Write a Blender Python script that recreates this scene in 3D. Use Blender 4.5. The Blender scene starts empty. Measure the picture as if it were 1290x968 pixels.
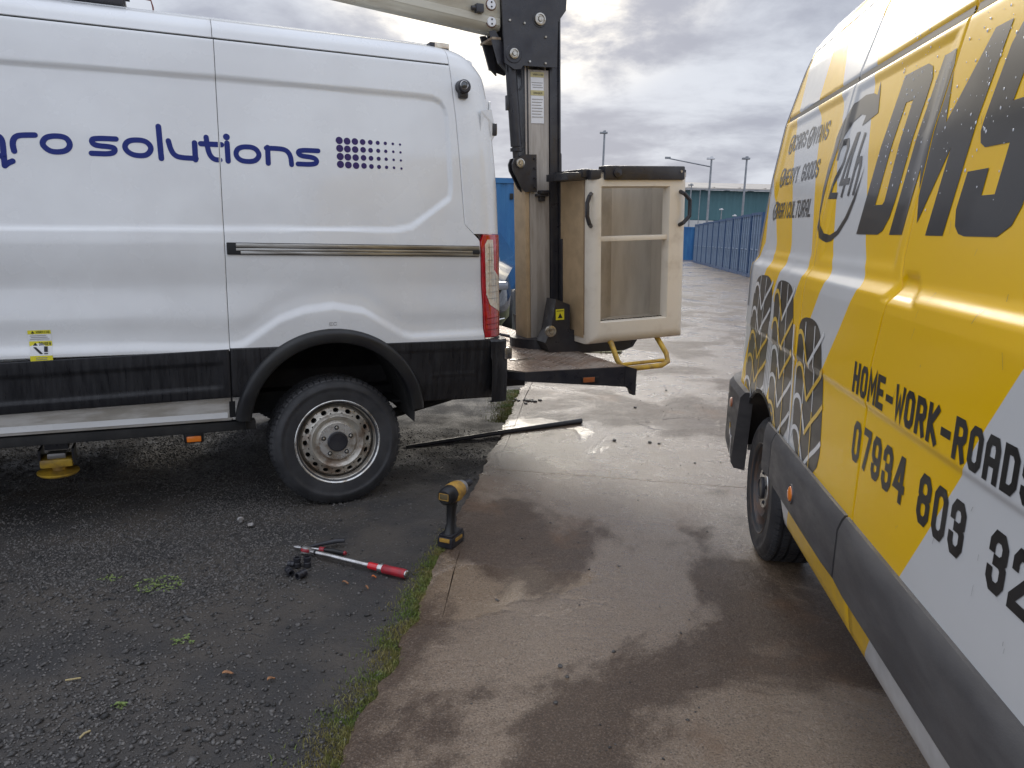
import bpy, bmesh, math, random
import numpy as np
from mathutils import Vector, Matrix
from mathutils.geometry import tessellate_polygon
random.seed(7); RNG = np.random.RandomState(7)
R = math.radians
scene = bpy.context.scene
col = scene.collection

# ---------------- camera ----------------
cd = bpy.data.cameras.new('camera'); cam = bpy.data.objects.new('camera', cd); col.objects.link(cam)
cd.sensor_width = 36.0; cd.lens = 26.93; cd.clip_end = 2000; cd.clip_start = 0.05
PH, RO = R(11.6), R(1.46)
fw = Vector((0, math.cos(PH), -math.sin(PH))); r0 = Vector((1, 0, 0)); u0 = Vector((0, math.sin(PH), math.cos(PH)))
rt = r0*math.cos(RO) + u0*math.sin(RO); up = u0*math.cos(RO) - r0*math.sin(RO)
cam.matrix_world = Matrix(((rt.x, up.x, -fw.x, 0), (rt.y, up.y, -fw.y, 0), (rt.z, up.z, -fw.z, 1.45), (0, 0, 0, 1)))
scene.camera = cam

# ---------------- sky ----------------
SUN_EL, SUN_AZ = R(25), R(-.3)          # behind the cloud, ahead of the camera
world = bpy.data.worlds.new('World'); scene.world = world; world.use_nodes = True
nt = world.node_tree; nt.nodes.clear()
def N(t, **k):
    n = nt.nodes.new(t)
    for a, b in k.items(): setattr(n, a, b)
    return n
def LK(a, b): nt.links.new(a, b)
def MA(op, a, b=None, c=None, clamp=False):
    n = N('ShaderNodeMath', operation=op); n.use_clamp = clamp
    for i, v in enumerate((a, b, c)):
        if v is None: continue
        if isinstance(v, (int, float)): n.inputs[i].default_value = v
        else: LK(v, n.inputs[i])
    return n.outputs[0]
def MIXC(f, a, b, bt='MIX'):
    n = N('ShaderNodeMix', data_type='RGBA', blend_type=bt)
    for i, v in ((0, f), (6, a), (7, b)):
        if isinstance(v, tuple): n.inputs[i].default_value = v
        elif isinstance(v, (int, float)): n.inputs[i].default_value = v
        else: LK(v, n.inputs[i])
    return n.outputs[2]
def RAMP(v, lo, hi):
    n = N('ShaderNodeMapRange'); n.interpolation_type = 'SMOOTHSTEP'
    LK(v, n.inputs[0]); n.inputs[1].default_value = lo; n.inputs[2].default_value = hi
    return n.outputs[0]
tc = N('ShaderNodeTexCoord'); sp = N('ShaderNodeSeparateXYZ'); LK(tc.outputs['Generated'], sp.inputs[0])
dx, dy, dz = sp.outputs
den = MA('ADD', MA('MAXIMUM', dz, 0.0), 0.20)
cx = MA('DIVIDE', dx, den); cy = MA('DIVIDE', dy, den)
cv = N('ShaderNodeCombineXYZ'); LK(cx, cv.inputs[0]); LK(cy, cv.inputs[1])
def NOISE(vec, scale, det=6, rough=.55, dist=0., off=(0, 0, 0)):
    m = N('ShaderNodeMapping'); LK(vec, m.inputs[0]); m.inputs[1].default_value = off
    n = N('ShaderNodeTexNoise'); LK(m.outputs[0], n.inputs[0])
    n.inputs['Scale'].default_value = scale; n.inputs['Detail'].default_value = det
    n.inputs['Roughness'].default_value = rough; n.inputs['Distortion'].default_value = dist
    return n.outputs[0]
n1 = NOISE(cv.outputs[0], 1.3, 8, .56, .25, (3.1, 1.7, 0))
n2 = NOISE(cv.outputs[0], 3.1, 7, .6, .3, (9.2, 4.4, 2))
n3 = NOISE(cv.outputs[0], 0.35, 3, .5, .1, (5.2, 7.4, 5))
thin = RAMP(MA('ADD', MA('MULTIPLY', n1, .62), MA('MULTIPLY', n2, .38)), .40, .62)     # 1 = thin bright cloud
# how near a direction is to the hidden sun
sdv = (math.sin(SUN_AZ)*math.cos(SUN_EL), math.cos(SUN_AZ)*math.cos(SUN_EL), math.sin(SUN_EL))
dt = N('ShaderNodeVectorMath', operation='DOT_PRODUCT'); LK(tc.outputs['Generated'], dt.inputs[0]); dt.inputs[1].default_value = sdv
near = MA('POWER', RAMP(dt.outputs['Value'], .945, 1.0), 1.5)
thick_c = (.395, .43, .53, 1); thin_c = (.70, .75, .845, 1); glow_c = (4.2, 3.7, 2.75, 1)
base = MIXC(thin, thick_c, thin_c)
base = MIXC(MA('MULTIPLY', MA('POWER', thin, 1.6), near, clamp=True), base, glow_c)
# overcast sky: brighter towards the zenith and away from the thick bank ahead
el = MA('MAXIMUM', dz, 0.0)
grad = MA('ADD', 1.0, MA('MULTIPLY', RAMP(el, .45, 1.0), .85))
back = RAMP(MA('MULTIPLY', dy, -1.0), -.85, .35)
grad = MA('ADD', grad, MA('MULTIPLY', back, .78))
base = MIXC(1.0, base, (1, 1, 1, 1), 'MULTIPLY')
vs = N('ShaderNodeVectorMath', operation='SCALE'); LK(base, vs.inputs[0]); LK(grad, vs.inputs['Scale'])
sky = N('ShaderNodeTexSky'); sky.sky_type = 'NISHITA'; sky.sun_disc = False
sky.sun_elevation = SUN_EL; sky.sun_rotation = SUN_AZ; sky.dust_density = 3.0
bg1 = N('ShaderNodeBackground'); LK(sky.outputs[0], bg1.inputs[0]); bg1.inputs[1].default_value = 0.06
bg2 = N('ShaderNodeBackground'); LK(vs.outputs[0], bg2.inputs[0]); bg2.inputs[1].default_value = 1.0
mx = N('ShaderNodeMixShader'); mx.inputs[0].default_value = .94
LK(bg1.outputs[0], mx.inputs[1]); LK(bg2.outputs[0], mx.inputs[2])
wo = N('ShaderNodeOutputWorld'); LK(mx.outputs[0], wo.inputs[0])

sl = bpy.data.lights.new('sun', 'SUN'); so = bpy.data.objects.new('sun', sl); col.objects.link(so)
sl.energy = 0.7; sl.angle = R(14); sl.color = (1, .93, .82)
so.rotation_euler = Vector(sdv).to_track_quat('Z', 'Y').to_euler()
vst = scene.view_settings
vst.view_transform = 'Standard'; vst.look = 'None'; vst.exposure = 0.0; vst.gamma = 1.0

# ---------------- materials ----------------
def material(name, c=(.5, .5, .5), rough=.5, metal=0., coat=0., var=.0, vscale=6., c2=None, rvar=0., rscale=None,
             bump=0., bscale=60., bdet=4, emit=None, spec=.5, stretch=None, trans=0., contrast=(.35, .65), alpha=1.):
    """procedural: a base colour drifting towards c2, uneven gloss and fine relief"""
    m = bpy.data.materials.new(name); m.use_nodes = True; t = m.node_tree; n = t.nodes; b = n['Principled BSDF']
    def nd(k, **kw):
        x = n.new(k)
        for a, v in kw.items(): setattr(x, a, v)
        return x
    t_ = nd('ShaderNodeTexCoord'); mp = nd('ShaderNodeMapping'); t.links.new(t_.outputs['Object'], mp.inputs[0])
    if stretch: mp.inputs[3].default_value = stretch
    def noise(sc, det=5, ro=.6):
        x = nd('ShaderNodeTexNoise'); x.inputs['Scale'].default_value = sc; x.inputs['Detail'].default_value = det
        x.inputs['Roughness'].default_value = ro; t.links.new(mp.outputs[0], x.inputs[0]); return x.outputs[0]
    def rng(v, a, b_, lo, hi):
        x = nd('ShaderNodeMapRange'); x.interpolation_type = 'SMOOTHSTEP'; t.links.new(v, x.inputs[0])
        for i, q in enumerate((a, b_, lo, hi)): x.inputs[i+1].default_value = q
        return x.outputs[0]
    b.inputs['Base Color'].default_value = (*c, 1)
    if c2 is not None:
        mc = nd('ShaderNodeMix', data_type='RGBA'); mc.inputs[6].default_value = (*c, 1); mc.inputs[7].default_value = (*c2, 1)
        t.links.new(rng(noise(vscale), contrast[0], contrast[1], 0, 1), mc.inputs[0]); t.links.new(mc.outputs[2], b.inputs['Base Color'])
    b.inputs['Roughness'].default_value = rough
    if rvar: t.links.new(rng(noise(rscale or vscale*1.7), .3, .7, max(.02, rough-rvar), min(1, rough+rvar)), b.inputs['Roughness'])
    b.inputs['Metallic'].default_value = metal
    b.inputs['Specular IOR Level'].default_value = spec
    b.inputs['Coat Weight'].default_value = coat; b.inputs['Coat Roughness'].default_value = .06
    b.inputs['Transmission Weight'].default_value = trans
    if bump:
        bp = nd('ShaderNodeBump'); bp.inputs['Strength'].default_value = bump; bp.inputs['Distance'].default_value = .01
        t.links.new(noise(bscale, bdet), bp.inputs['Height']); t.links.new(bp.outputs[0], b.inputs['Normal'])
    if emit: b.inputs['Emission Color'].default_value = (*emit[0], 1); b.inputs['Emission Strength'].default_value = emit[1]
    return m
M = {}
M['white_paint'] = material('white_paint', (.74, .745, .735), .25, coat=.6, c2=(.69, .69, .68), vscale=2.2, rvar=.08, bump=.015, bscale=3.)
M['sill_paint'] = material('dirty_white_paint', (.62, .60, .56), .4, coat=.3, c2=(.40, .37, .32), vscale=9, stretch=(.5, 1, 2.5), rvar=.1)
M['cladding'] = material('black_cladding', (.011, .011, .013), .40, spec=.4, c2=(.024, .024, .026), vscale=14, stretch=(3, 1, .35), rvar=.16, bump=.12, bscale=220)
M['trim'] = material('black_trim', (.014, .014, .016), .40, spec=.4, c2=(.024, .024, .023), vscale=5, rvar=.1, bump=.06, bscale=160)
M['dark'] = material('underbody_black', (.012, .012, .012), .8, c2=(.026, .025, .024), vscale=8)
M['seam'] = material('seam_shadow_rubber', (.012, .012, .013), .7)
M['tyre'] = material('tyre_rubber', (.022, .022, .024), .55, c2=(.040, .040, .042), vscale=7, rvar=.12, bump=.1, bscale=180)
M['rim'] = material('steel_rim', (.52, .49, .43), .42, metal=.6, c2=(.24, .17, .12), vscale=13, contrast=(.42, .72), rvar=.14, bump=.15, bscale=70)
M['rim_dark'] = material('dark_steel_rim', (.10, .10, .10), .5, metal=.5, c2=(.16, .11, .085), vscale=13)
M['liner'] = material('arch_liner_felt', (.036, .034, .033), .9, c2=(.05, .047, .045), vscale=8)
M['rim_lip'] = material('rim_lip_steel', (.62, .61, .58), .32, metal=.8, c2=(.36, .31, .25), vscale=22, contrast=(.45, .7), rvar=.1)
M['bolt'] = material('zinc_bolt', (.55, .54, .50), .35, metal=.9, c2=(.32, .28, .22), vscale=40)
M['alu'] = material('rail_aluminium', (.52, .51, .48), .3, metal=.85, c2=(.25, .23, .2), vscale=10, stretch=(.3, 1, 4))
M['navy'] = material('navy_vinyl', (.012, .024, .17), .45, spec=.25)
M['purple'] = material('purple_vinyl', (.038, .022, .11), .45, spec=.25)
M['red_lens'] = material('red_lens', (.50, .008, .014), .12, coat=1., c2=(.36, .004, .01), vscale=30, spec=.7)
M['clear_lens'] = material('clear_lens', (.72, .67, .55), .12, metal=.1, coat=1., c2=(.62, .50, .38), vscale=50, bump=.3, bscale=150)
M['amber'] = material('amber_lens', (.85, .22, .02), .2, coat=.8)
M['amber_dark'] = material('dirty_amber_lens', (.36, .11, .035), .3, coat=.5)
M['cream'] = material('cream_fibreglass', (.72, .66, .55), .42, coat=.2, c2=(.56, .49, .39), vscale=6, contrast=(.48, .8), rvar=.12, bump=.05, bscale=40)
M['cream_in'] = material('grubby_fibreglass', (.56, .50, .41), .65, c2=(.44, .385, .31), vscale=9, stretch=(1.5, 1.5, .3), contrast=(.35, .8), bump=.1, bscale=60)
M['boom_paint'] = material('boom_cream_paint', (.50, .47, .38), .45, c2=(.34, .29, .21), vscale=4, stretch=(.6, 1, 3), contrast=(.4, .8), rvar=.1)
M['mast_paint'] = material('mast_grey_paint', (.43, .39, .34), .42, c2=(.30, .265, .225), vscale=7, stretch=(3, 3, .35), rvar=.1)
M['tan_side'] = material('mast_tan_side', (.50, .36, .21), .5, c2=(.40, .29, .17), vscale=7)  # tan tone used on the left side faces of mast and bucket
M['black_steel'] = material('black_steel', (.018, .018, .024), .38, c2=(.032, .031, .034), vscale=9, rvar=.12, bump=.05, bscale=90)
M['yellow_steel'] = material('yellow_steel', (.62, .40, .04), .45, c2=(.34, .21, .05), vscale=16, rvar=.1)
M['deck'] = material('deck_plate', (.24, .165, .12), .32, metal=.35, c2=(.36, .30, .25), vscale=5, rvar=.16, bump=.25, bscale=60)
M['yellow_vinyl'] = material('tyre_line_yellow', (.78, .48, .012), .3, coat=.4)
M['white_vinyl'] = material('white_vinyl', (.74, .745, .75), .3, coat=.4)
M['black_vinyl'] = material('black_vinyl', (.012, .012, .013), .30, spec=.35, coat=.15, c2=(.028, .028, .029), vscale=6)
M['grey_vinyl'] = material('dark_grey_vinyl', (.020, .020, .023), .28, coat=.12, spec=.4)
M['rub_strip'] = material('grey_rub_strip', (.060, .057, .058), .5, c2=(.085, .081, .08), vscale=6, stretch=(.6, 1, 2), rvar=.1, bump=.1, bscale=260)
M['sticker_yellow'] = material('sticker_yellow', (.72, .64, .03), .4)
M['sticker_white'] = material('sticker_white', (.72, .72, .72), .4)
M['nut_steel'] = material('dull_nut_steel', (.30, .29, .28), .4, metal=.8, c2=(.18, .16, .14), vscale=60)
M['chrome'] = material('bright_steel', (.62, .61, .60), .25, metal=.95, c2=(.42, .40, .38), vscale=30)
M['red_grip'] = material('red_grip', (.42, .015, .025), .42, coat=.2, c2=(.28, .02, .03), vscale=30)
M['tool_yellow'] = material('tool_yellow', (.50, .28, .04), .5, c2=(.34, .2, .05), vscale=40)
M['tool_grey'] = material('tool_grey', (.30, .29, .28), .4, metal=.5)
M['cont_frame'] = material('navy_container_frame', (.012, .055, .15), .5, c2=(.02, .075, .18), vscale=2)
M['blue_cont'] = material('blue_container_paint', (.018, .115, .30), .5, c2=(.03, .15, .33), vscale=2.5, stretch=(1, 1, .3), rvar=.12)
M['navy_cont'] = material('blue_door_paint', (.075, .13, .21), .5, c2=(.11, .17, .26), vscale=1.5, rvar=.1)
M['door_bar'] = material('faded_door_bar', (.30, .37, .47), .5)
M['teal'] = material('teal_cladding', (.045, .125, .145), .5, c2=(.06, .15, .17), vscale=.2)
M['roof_cream'] = material('pale_roof_sheet', (.52, .47, .40), .6, c2=(.42, .38, .33), vscale=.4)
M['pale_wall'] = material('pale_wall_sheet', (.55, .55, .53), .6, c2=(.45, .45, .44), vscale=.6)
M['galv'] = material('galvanised_steel', (.30, .31, .32), .5, metal=.5, c2=(.22, .23, .24), vscale=2)
M['lamp_white'] = material('lamp_head_pale', (.6, .6, .6), .4)
M['car_paint'] = material('black_car_paint', (.012, .014, .017), .12, coat=1.)
M['headlamp'] = material('headlamp_glass', (.20, .21, .23), .15, coat=1., metal=.3)
M['glass'] = material('dark_glass', (.02, .025, .03), .05, coat=1., spec=.8)
M['grass'] = material('grass_blades', (.13, .19, .035), .6, c2=(.27, .23, .08), vscale=7)
M['far_grass'] = material('rough_grass', (.10, .115, .035), .8, c2=(.17, .15, .07), vscale=3)
M['weed'] = material('weed_leaf', (.16, .24, .05), .6, c2=(.22, .26, .09), vscale=60)
M['dry_leaf'] = material('dry_leaf', (.36, .17, .07), .7, c2=(.22, .11, .06), vscale=60)
M['straw'] = material('straw', (.45, .36, .18), .7)
M['pebble'] = material('dark_gravel_stone', (.026, .025, .024), .55, c2=(.14, .13, .12), vscale=30, rvar=.14, bump=.3, bscale=300)

# ---------------- helpers ----------------
def tag(o, label=None, cat=None, group=None, kind=None):
    if label: o['label'] = label
    if cat: o['category'] = cat
    if group: o['group'] = group
    if kind: o['kind'] = kind
    return o
def empty(name, loc=(0, 0, 0), rz=0., label=None, cat=None, group=None, kind=None, rot=None):
    o = bpy.data.objects.new(name, None); col.objects.link(o); o.location = loc
    o.rotation_euler = rot if rot else (0, 0, rz); o.empty_display_size = .1
    return tag(o, label, cat, group, kind)
def mesh_obj(name, verts, faces, mat, parent=None, smooth=False, sharp=35):
    me = bpy.data.meshes.new(name); me.from_pydata([tuple(v) for v in verts], [], [tuple(f) for f in faces])
    for m in (mat if isinstance(mat, (list, tuple)) else [mat]): me.materials.append(m)
    if smooth:
        me.shade_smooth(); me.set_sharp_from_angle(angle=R(sharp))
    o = bpy.data.objects.new(name, me); col.objects.link(o); o.parent = parent
    return o
class MB:
    """collects shapes, then links them as ONE mesh object"""
    def __init__(s): s.v = []; s.f = []
    def add(s, v, f, mtx=None):
        k = len(s.v)
        s.v += [tuple((mtx @ Vector(p)) if mtx is not None else p) for p in v]; s.f += [tuple(i+k for i in q) for q in f]; return s
    def box(s, x0, x1, y0, y1, z0, z1, b=0., mtx=None):
        if b <= 0:
            v = [(x, y, z) for x in (x0, x1) for y in (y0, y1) for z in (z0, z1)]
            return s.add(v, [(0, 1, 3, 2), (4, 6, 7, 5), (0, 4, 5, 1), (2, 3, 7, 6), (0, 2, 6, 4), (1, 5, 7, 3)], mtx)
        bm = bmesh.new(); bmesh.ops.create_cube(bm, size=1)
        for q in bm.verts: q.co = Vector(((x0+x1)/2+q.co.x*(x1-x0), (y0+y1)/2+q.co.y*(y1-y0), (z0+z1)/2+q.co.z*(z1-z0)))
        bmesh.ops.bevel(bm, geom=bm.edges[:], offset=b, segments=2, profile=.6, affect='EDGES')
        return s.bm(bm, mtx)
    def bm(s, bm, mtx=None):
        bm.verts.index_update(); v = [tuple(q.co) for q in bm.verts]; f = [[q.index for q in w.verts] for w in bm.faces]; bm.free()
        return s.add(v, f, mtx)
    def tube(s, pts, r, n=10, cap=True, closed=False):
        P = [Vector(p) for p in pts]; rr = r if isinstance(r, (list, tuple)) else [r]*len(P); v = []; f = []; prev = None
        for i, p in enumerate(P):
            a = P[i-1] if (i > 0 or closed) else p; b = P[(i+1) % len(P)] if (i < len(P)-1 or closed) else p
            d = (b-a).normalized()
            if prev is None: q = d.orthogonal().normalized()
            else:
                q = prev - d*prev.dot(d); q = q.normalized() if q.length > 1e-6 else d.orthogonal().normalized()
            prev = q; w = d.cross(q)
            for k in range(n):
                t = 2*math.pi*k/n; v.append(tuple(p+(q*math.cos(t)+w*math.sin(t))*rr[i]))
        m = len(P)
        for i in range(m if closed else m-1):
            for k in range(n):
                f.append((i*n+k, i*n+(k+1) % n, ((i+1) % m)*n+(k+1) % n, ((i+1) % m)*n+k))
        if cap and not closed: f.append(tuple(range(n))[::-1]); f.append(tuple((m-1)*n+k for k in range(n)))
        return s.add(v, f)
    def lathe(s, prof, n=48, mtx=None, closed=False, cap=False):
        """prof of (r, y) turned about the y axis"""
        v = []; f = []; m = len(prof)
        for k in range(n):
            t = 2*math.pi*k/n
            for r_, y in prof: v.append((r_*math.cos(t), y, r_*math.sin(t)))
        for k in range(n):
            k2 = (k+1) % n
            for i in range(m if closed else m-1):
                j = (i+1) % m; f.append((k*m+i, k*m+j, k2*m+j, k2*m+i))
        if cap: f.append(tuple(k*m for k in range(n))); f.append(tuple(k*m+m-1 for k in range(n))[::-1])
        return s.add(v, f, mtx)
    def prism(s, poly, y0, y1, mtx=None):
        """polygon of (x, z) pushed from y0 to y1"""
        n = len(poly); v = [(x, y0, z) for x, z in poly]+[(x, y1, z) for x, z in poly]
        f = [tuple(range(n)), tuple(range(2*n-1, n-1, -1))]+[(i, (i+1) % n, n+(i+1) % n, n+i)[::-1] for i in range(n)]
        return s.add(v, f, mtx)
    def build(s, name, mat, parent=None, smooth=True, sharp=35, fix=True):
        bm = bmesh.new(); vs_ = [bm.verts.new(p) for p in s.v]
        for q in s.f:
            try: bm.faces.new([vs_[i] for i in q])
            except ValueError: pass
        if fix: bmesh.ops.recalc_face_normals(bm, faces=bm.faces[:])
        me = bpy.data.meshes.new(name); bm.to_mesh(me); bm.free()
        me.materials.append(mat)
        if smooth: me.shade_smooth(); me.set_sharp_from_angle(angle=R(sharp))
        o = bpy.data.objects.new(name, me); col.objects.link(o); o.parent = parent
        return o
def part(name, mat, parent, fn, **k):
    m = MB(); fn(m); return m.build(name, mat, parent, **k)
def copy_tree(o, parent=None):
    c = o.copy(); col.objects.link(c); c.parent = parent
    for ch in [q for q in list(o.children)]: copy_tree(ch, c)
    return c
def vnoise(x, y, seed=0):
    """smooth value noise, numpy"""
    xi = np.floor(x).astype(np.int64); yi = np.floor(y).astype(np.int64); fx = x-xi; fy = y-yi
    fx = fx*fx*(3-2*fx); fy = fy*fy*(3-2*fy)
    def h(a, b):
        n = (a*374761393 + b*668265263 + seed*1442695041) & 0x7fffffff
        n = ((n ^ (n >> 13))*1274126177) & 0x7fffffff
        return ((n ^ (n >> 16)) & 0xffff)/65535.
    return (h(xi, yi)*(1-fx)+h(xi+1, yi)*fx)*(1-fy)+(h(xi, yi+1)*(1-fx)+h(xi+1, yi+1)*fx)*fy
def fbm(x, y, o=4, seed=0):
    s = 0; a = .5
    for i in range(o): s = s+a*vnoise(x*2**i, y*2**i, seed+i); a *= .5
    return s
def sstep(x, a, b):
    t = np.clip((x-a)/(b-a), 0, 1); return t*t*(3-2*t)
def sdf_poly(X, Z, P):
    """signed distance to a closed polygon, negative inside"""
    P = np.array(P, float); d = np.full(X.shape, 1e9); ins = np.zeros(X.shape, bool); n = len(P)
    for i in range(n):
        a = P[i]; b = P[(i+1) % n]; e = b-a; wx = X-a[0]; wz = Z-a[1]
        t = np.clip((wx*e[0]+wz*e[1])/(e@e+1e-12), 0, 1); d = np.minimum(d, np.hypot(wx-e[0]*t, wz-e[1]*t))
        c = ((a[1] > Z) != (b[1] > Z)) & (X < (b[0]-a[0])*(Z-a[1])/((b[1]-a[1]) if abs(b[1]-a[1]) > 1e-9 else 1e-9)+a[0])
        ins ^= c
    return np.where(ins, -d, d)
def smooth_prof(zs, ys, sig=.012):
    g = np.arange(-.2, 3.2, .002); v = np.interp(g, zs, ys); k = np.exp(-.5*(np.arange(-4*sig, 4*sig+1e-9, .002)/sig)**2); k /= k.sum()
    n = len(k)//2; v = np.convolve(np.pad(v, n, mode='edge'), k, 'valid')
    return lambda z: np.interp(z, g, v)
def panel(name, parent, mat, S, T, XL, XR, Z0, Z1, INS, proud=0., fl=.018):
    """one pressed sheet of a vehicle side: a grid over its outline whose depth is INS(x,z), with turned-in edges"""
    S = np.asarray(S, float); T = np.asarray(T, float)
    fx = XL if callable(XL) else (lambda z: np.full(np.shape(z), float(XL)))
    gx = XR if callable(XR) else (lambda z: np.full(np.shape(z), float(XR)))
    f0 = Z0 if callable(Z0) else (lambda x: np.full(np.shape(x), float(Z0)))
    f1 = Z1 if callable(Z1) else (lambda x: np.full(np.shape(x), float(Z1)))
    zm = np.array([1.2]); xb = fx(zm)[0]+S*(gx(zm)[0]-fx(zm)[0])
    Z = f0(xb)[:, None]+(f1(xb)-f0(xb))[:, None]*T[None, :]
    X = fx(Z)+S[:, None]*(gx(Z)-fx(Z)); Y = INS(X, Z)-proud
    def ring(X, Y, Z, o, dy):
        X = np.pad(X, 1, mode='edge'); Z = np.pad(Z, 1, mode='edge'); Y = np.pad(Y, 1, mode='edge')
        X[0, :] -= o; X[-1, :] += o; Z[:, 0] -= o; Z[:, -1] += o
        Y[0, :] += dy; Y[-1, :] += dy; Y[:, 0] += dy; Y[:, -1] += dy
        Y[0, 0] -= dy; Y[-1, 0] -= dy; Y[0, -1] -= dy; Y[-1, -1] -= dy
        return X, Y, Z
    X, Y, Z = ring(X, Y, Z, .0015, .0015); X, Y, Z = ring(X, Y, Z, .0002, fl)
    a, b = X.shape; V = np.stack([X, Y, Z], -1).reshape(-1, 3); I = np.arange(a*b).reshape(a, b)
    F = np.stack([I[:-1, :-1], I[1:, :-1], I[1:, 1:], I[:-1, 1:]], -1).reshape(-1, 4)
    return mesh_obj(name, V.tolist(), F.tolist(), mat, parent, smooth=True, sharp=48)
def lines(pts, n):
    """parameter list with dense spots: pts = [(pos, weight)]"""
    g = np.linspace(0, 1, 2001); w = np.ones_like(g)
    for p, k, s in pts: w += k*np.exp(-((g-p)/s)**2)
    c = np.cumsum(w); c = (c-c[0])/(c[-1]-c[0]); return np.interp(np.linspace(0, 1, n), c, g)
def chaikin(P, closed, it=2):
    P = [np.array(p, float) for p in P]
    for _ in range(it):
        Q = [] if closed else [P[0]]; n = len(P)
        for i in range(n if closed else n-1):
            a, b = P[i], P[(i+1) % n]; Q += [a*.75+b*.25, a*.25+b*.75]
        if not closed: Q.append(P[-1])
        P = Q
    return P
def ribbon(P, w, closed=False, cap=0):
    """polygons of a stroke of width w"""
    P = [np.array(p, float) for p in P]; n = len(P); L = []; Rr = []
    for i in range(n):
        a = P[i-1] if (i > 0 or closed) else None; b = P[(i+1) % n] if (i < n-1 or closed) else None
        d1 = (P[i]-a)/(np.linalg.norm(P[i]-a)+1e-9) if a is not None else None
        d2 = (b-P[i])/(np.linalg.norm(b-P[i])+1e-9) if b is not None else None
        if d1 is None: d1 = d2
        if d2 is None: d2 = d1
        t = d1+d2; t = t/(np.linalg.norm(t)+1e-9); nn = np.array([-t[1], t[0]]); c = max(.45, abs(nn@np.array([-d1[1], d1[0]])))
        L.append(P[i]+nn*w/2/c); Rr.append(P[i]-nn*w/2/c)
    polys = []
    for i in range(n if closed else n-1):
        j = (i+1) % n; polys.append([L[i], Rr[i], Rr[j], L[j]])
    if cap and not closed:
        for e, s in ((0, 1), (n-1, -1)):
            q = P[1]-P[0] if e == 0 else P[-1]-P[-2]; a0 = math.atan2(q[1], q[0])+(math.pi/2 if e == 0 else -math.pi/2)
            polys.append([P[e]+w/2*np.array([math.cos(a0+math.pi*k/8), math.sin(a0+math.pi*k/8)]) for k in range(9)])
    return polys
def circle(x, z, r, n=18): return [(x+r*math.cos(2*math.pi*k/n), z+r*math.sin(2*math.pi*k/n)) for k in range(n)]
def decal(name, parent, mat, polys, INS, off=.0012, step=.04, gaps=(), cut=(), zc=(), seams=()):
    """flat print laid on the pressed side; polygons of (x,z)"""
    bm = bmesh.new()
    for i, P in enumerate(polys):
        P = [(float(p[0]), float(p[1])) for p in P]
        vs_ = [bm.verts.new((p[0], (i % 5)*.00004, p[1])) for p in P]
        for t in tessellate_polygon([[Vector((p[0], p[1], 0)) for p in P]]):
            try: bm.faces.new([vs_[k] for k in t])
            except ValueError: pass
    if len(bm.faces) == 0: bm.free(); return None
    xs = [v.co.x for v in bm.verts]; zs = [v.co.z for v in bm.verts]
    cuts = [(g, 0) for g in np.arange(min(xs)+step, max(xs), step)]+[(g, 1) for g in list(np.arange(min(zs)+step, max(zs), step))+list(zc)]
    for g0 in gaps: cuts += [(g0[0], 0), (g0[1], 0)]
    for f_, w_, sd in seams:
        zz = np.linspace(min(zs)-.01, max(zs)+.01, max(2, int((max(zs)-min(zs))/.06)+2))
        for za_, zb_ in zip(zz[:-1], zz[1:]):
            for s_ in (-w_, w_):
                a_ = Vector((float(f_(za_))+s_, 0, za_)); b_ = Vector((float(f_(zb_))+s_, 0, zb_)); d_ = b_-a_
                fs = [f for f in bm.faces if min(v.co.z for v in f.verts) < zb_+.002 and max(v.co.z for v in f.verts) > za_-.002]
                ge = list({v for f in fs for v in f.verts})+list({e for f in fs for e in f.edges})+fs
                if ge: bmesh.ops.bisect_plane(bm, geom=ge, plane_co=a_, plane_no=(d_.z, 0, -d_.x), dist=1e-6)
    for g, ax in cuts:
        bmesh.ops.bisect_plane(bm, geom=bm.verts[:]+bm.edges[:]+bm.faces[:], plane_co=(g, 0, 0) if ax == 0 else (0, 0, g), plane_no=(1, 0, 0) if ax == 0 else (0, 0, 1), dist=1e-6)
    for f_, w_, sd in seams:
        kl = []
        for f in bm.faces:
            c_ = f.calc_center_median(); e_ = c_.x-float(f_(c_.z))
            if abs(e_) < w_ or (sd > 0 and e_ < 0) or (sd < 0 and e_ > 0): kl.append(f)
        if kl: bmesh.ops.delete(bm, geom=kl, context='FACES')
    if len(bm.faces) == 0: bm.free(); return None
    kill = [f for f in bm.faces if any(a < f.calc_center_median().x < b for a, b in gaps)]
    for fn in cut: kill += [f for f in bm.faces if fn(f.calc_center_median().x, f.calc_center_median().z)]
    if kill: bmesh.ops.delete(bm, geom=list(set(kill)), context='FACES')
    if len(bm.faces) == 0: bm.free(); return None
    vv = list(bm.verts)
    X = np.array([v.co.x for v in vv]); Z = np.array([v.co.z for v in vv]); Y = INS(X, Z)
    for v, y in zip(vv, Y): v.co.y = float(y)-off-v.co.y
    for f in bm.faces:
        f.normal_update()
        if f.normal.y > 0: f.normal_flip()
    me = bpy.data.meshes.new(name); bm.to_mesh(me); bm.free(); me.materials.append(mat); me.shade_smooth()
    o = bpy.data.objects.new(name, me); col.objects.link(o); o.parent = parent
    return o
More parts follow.
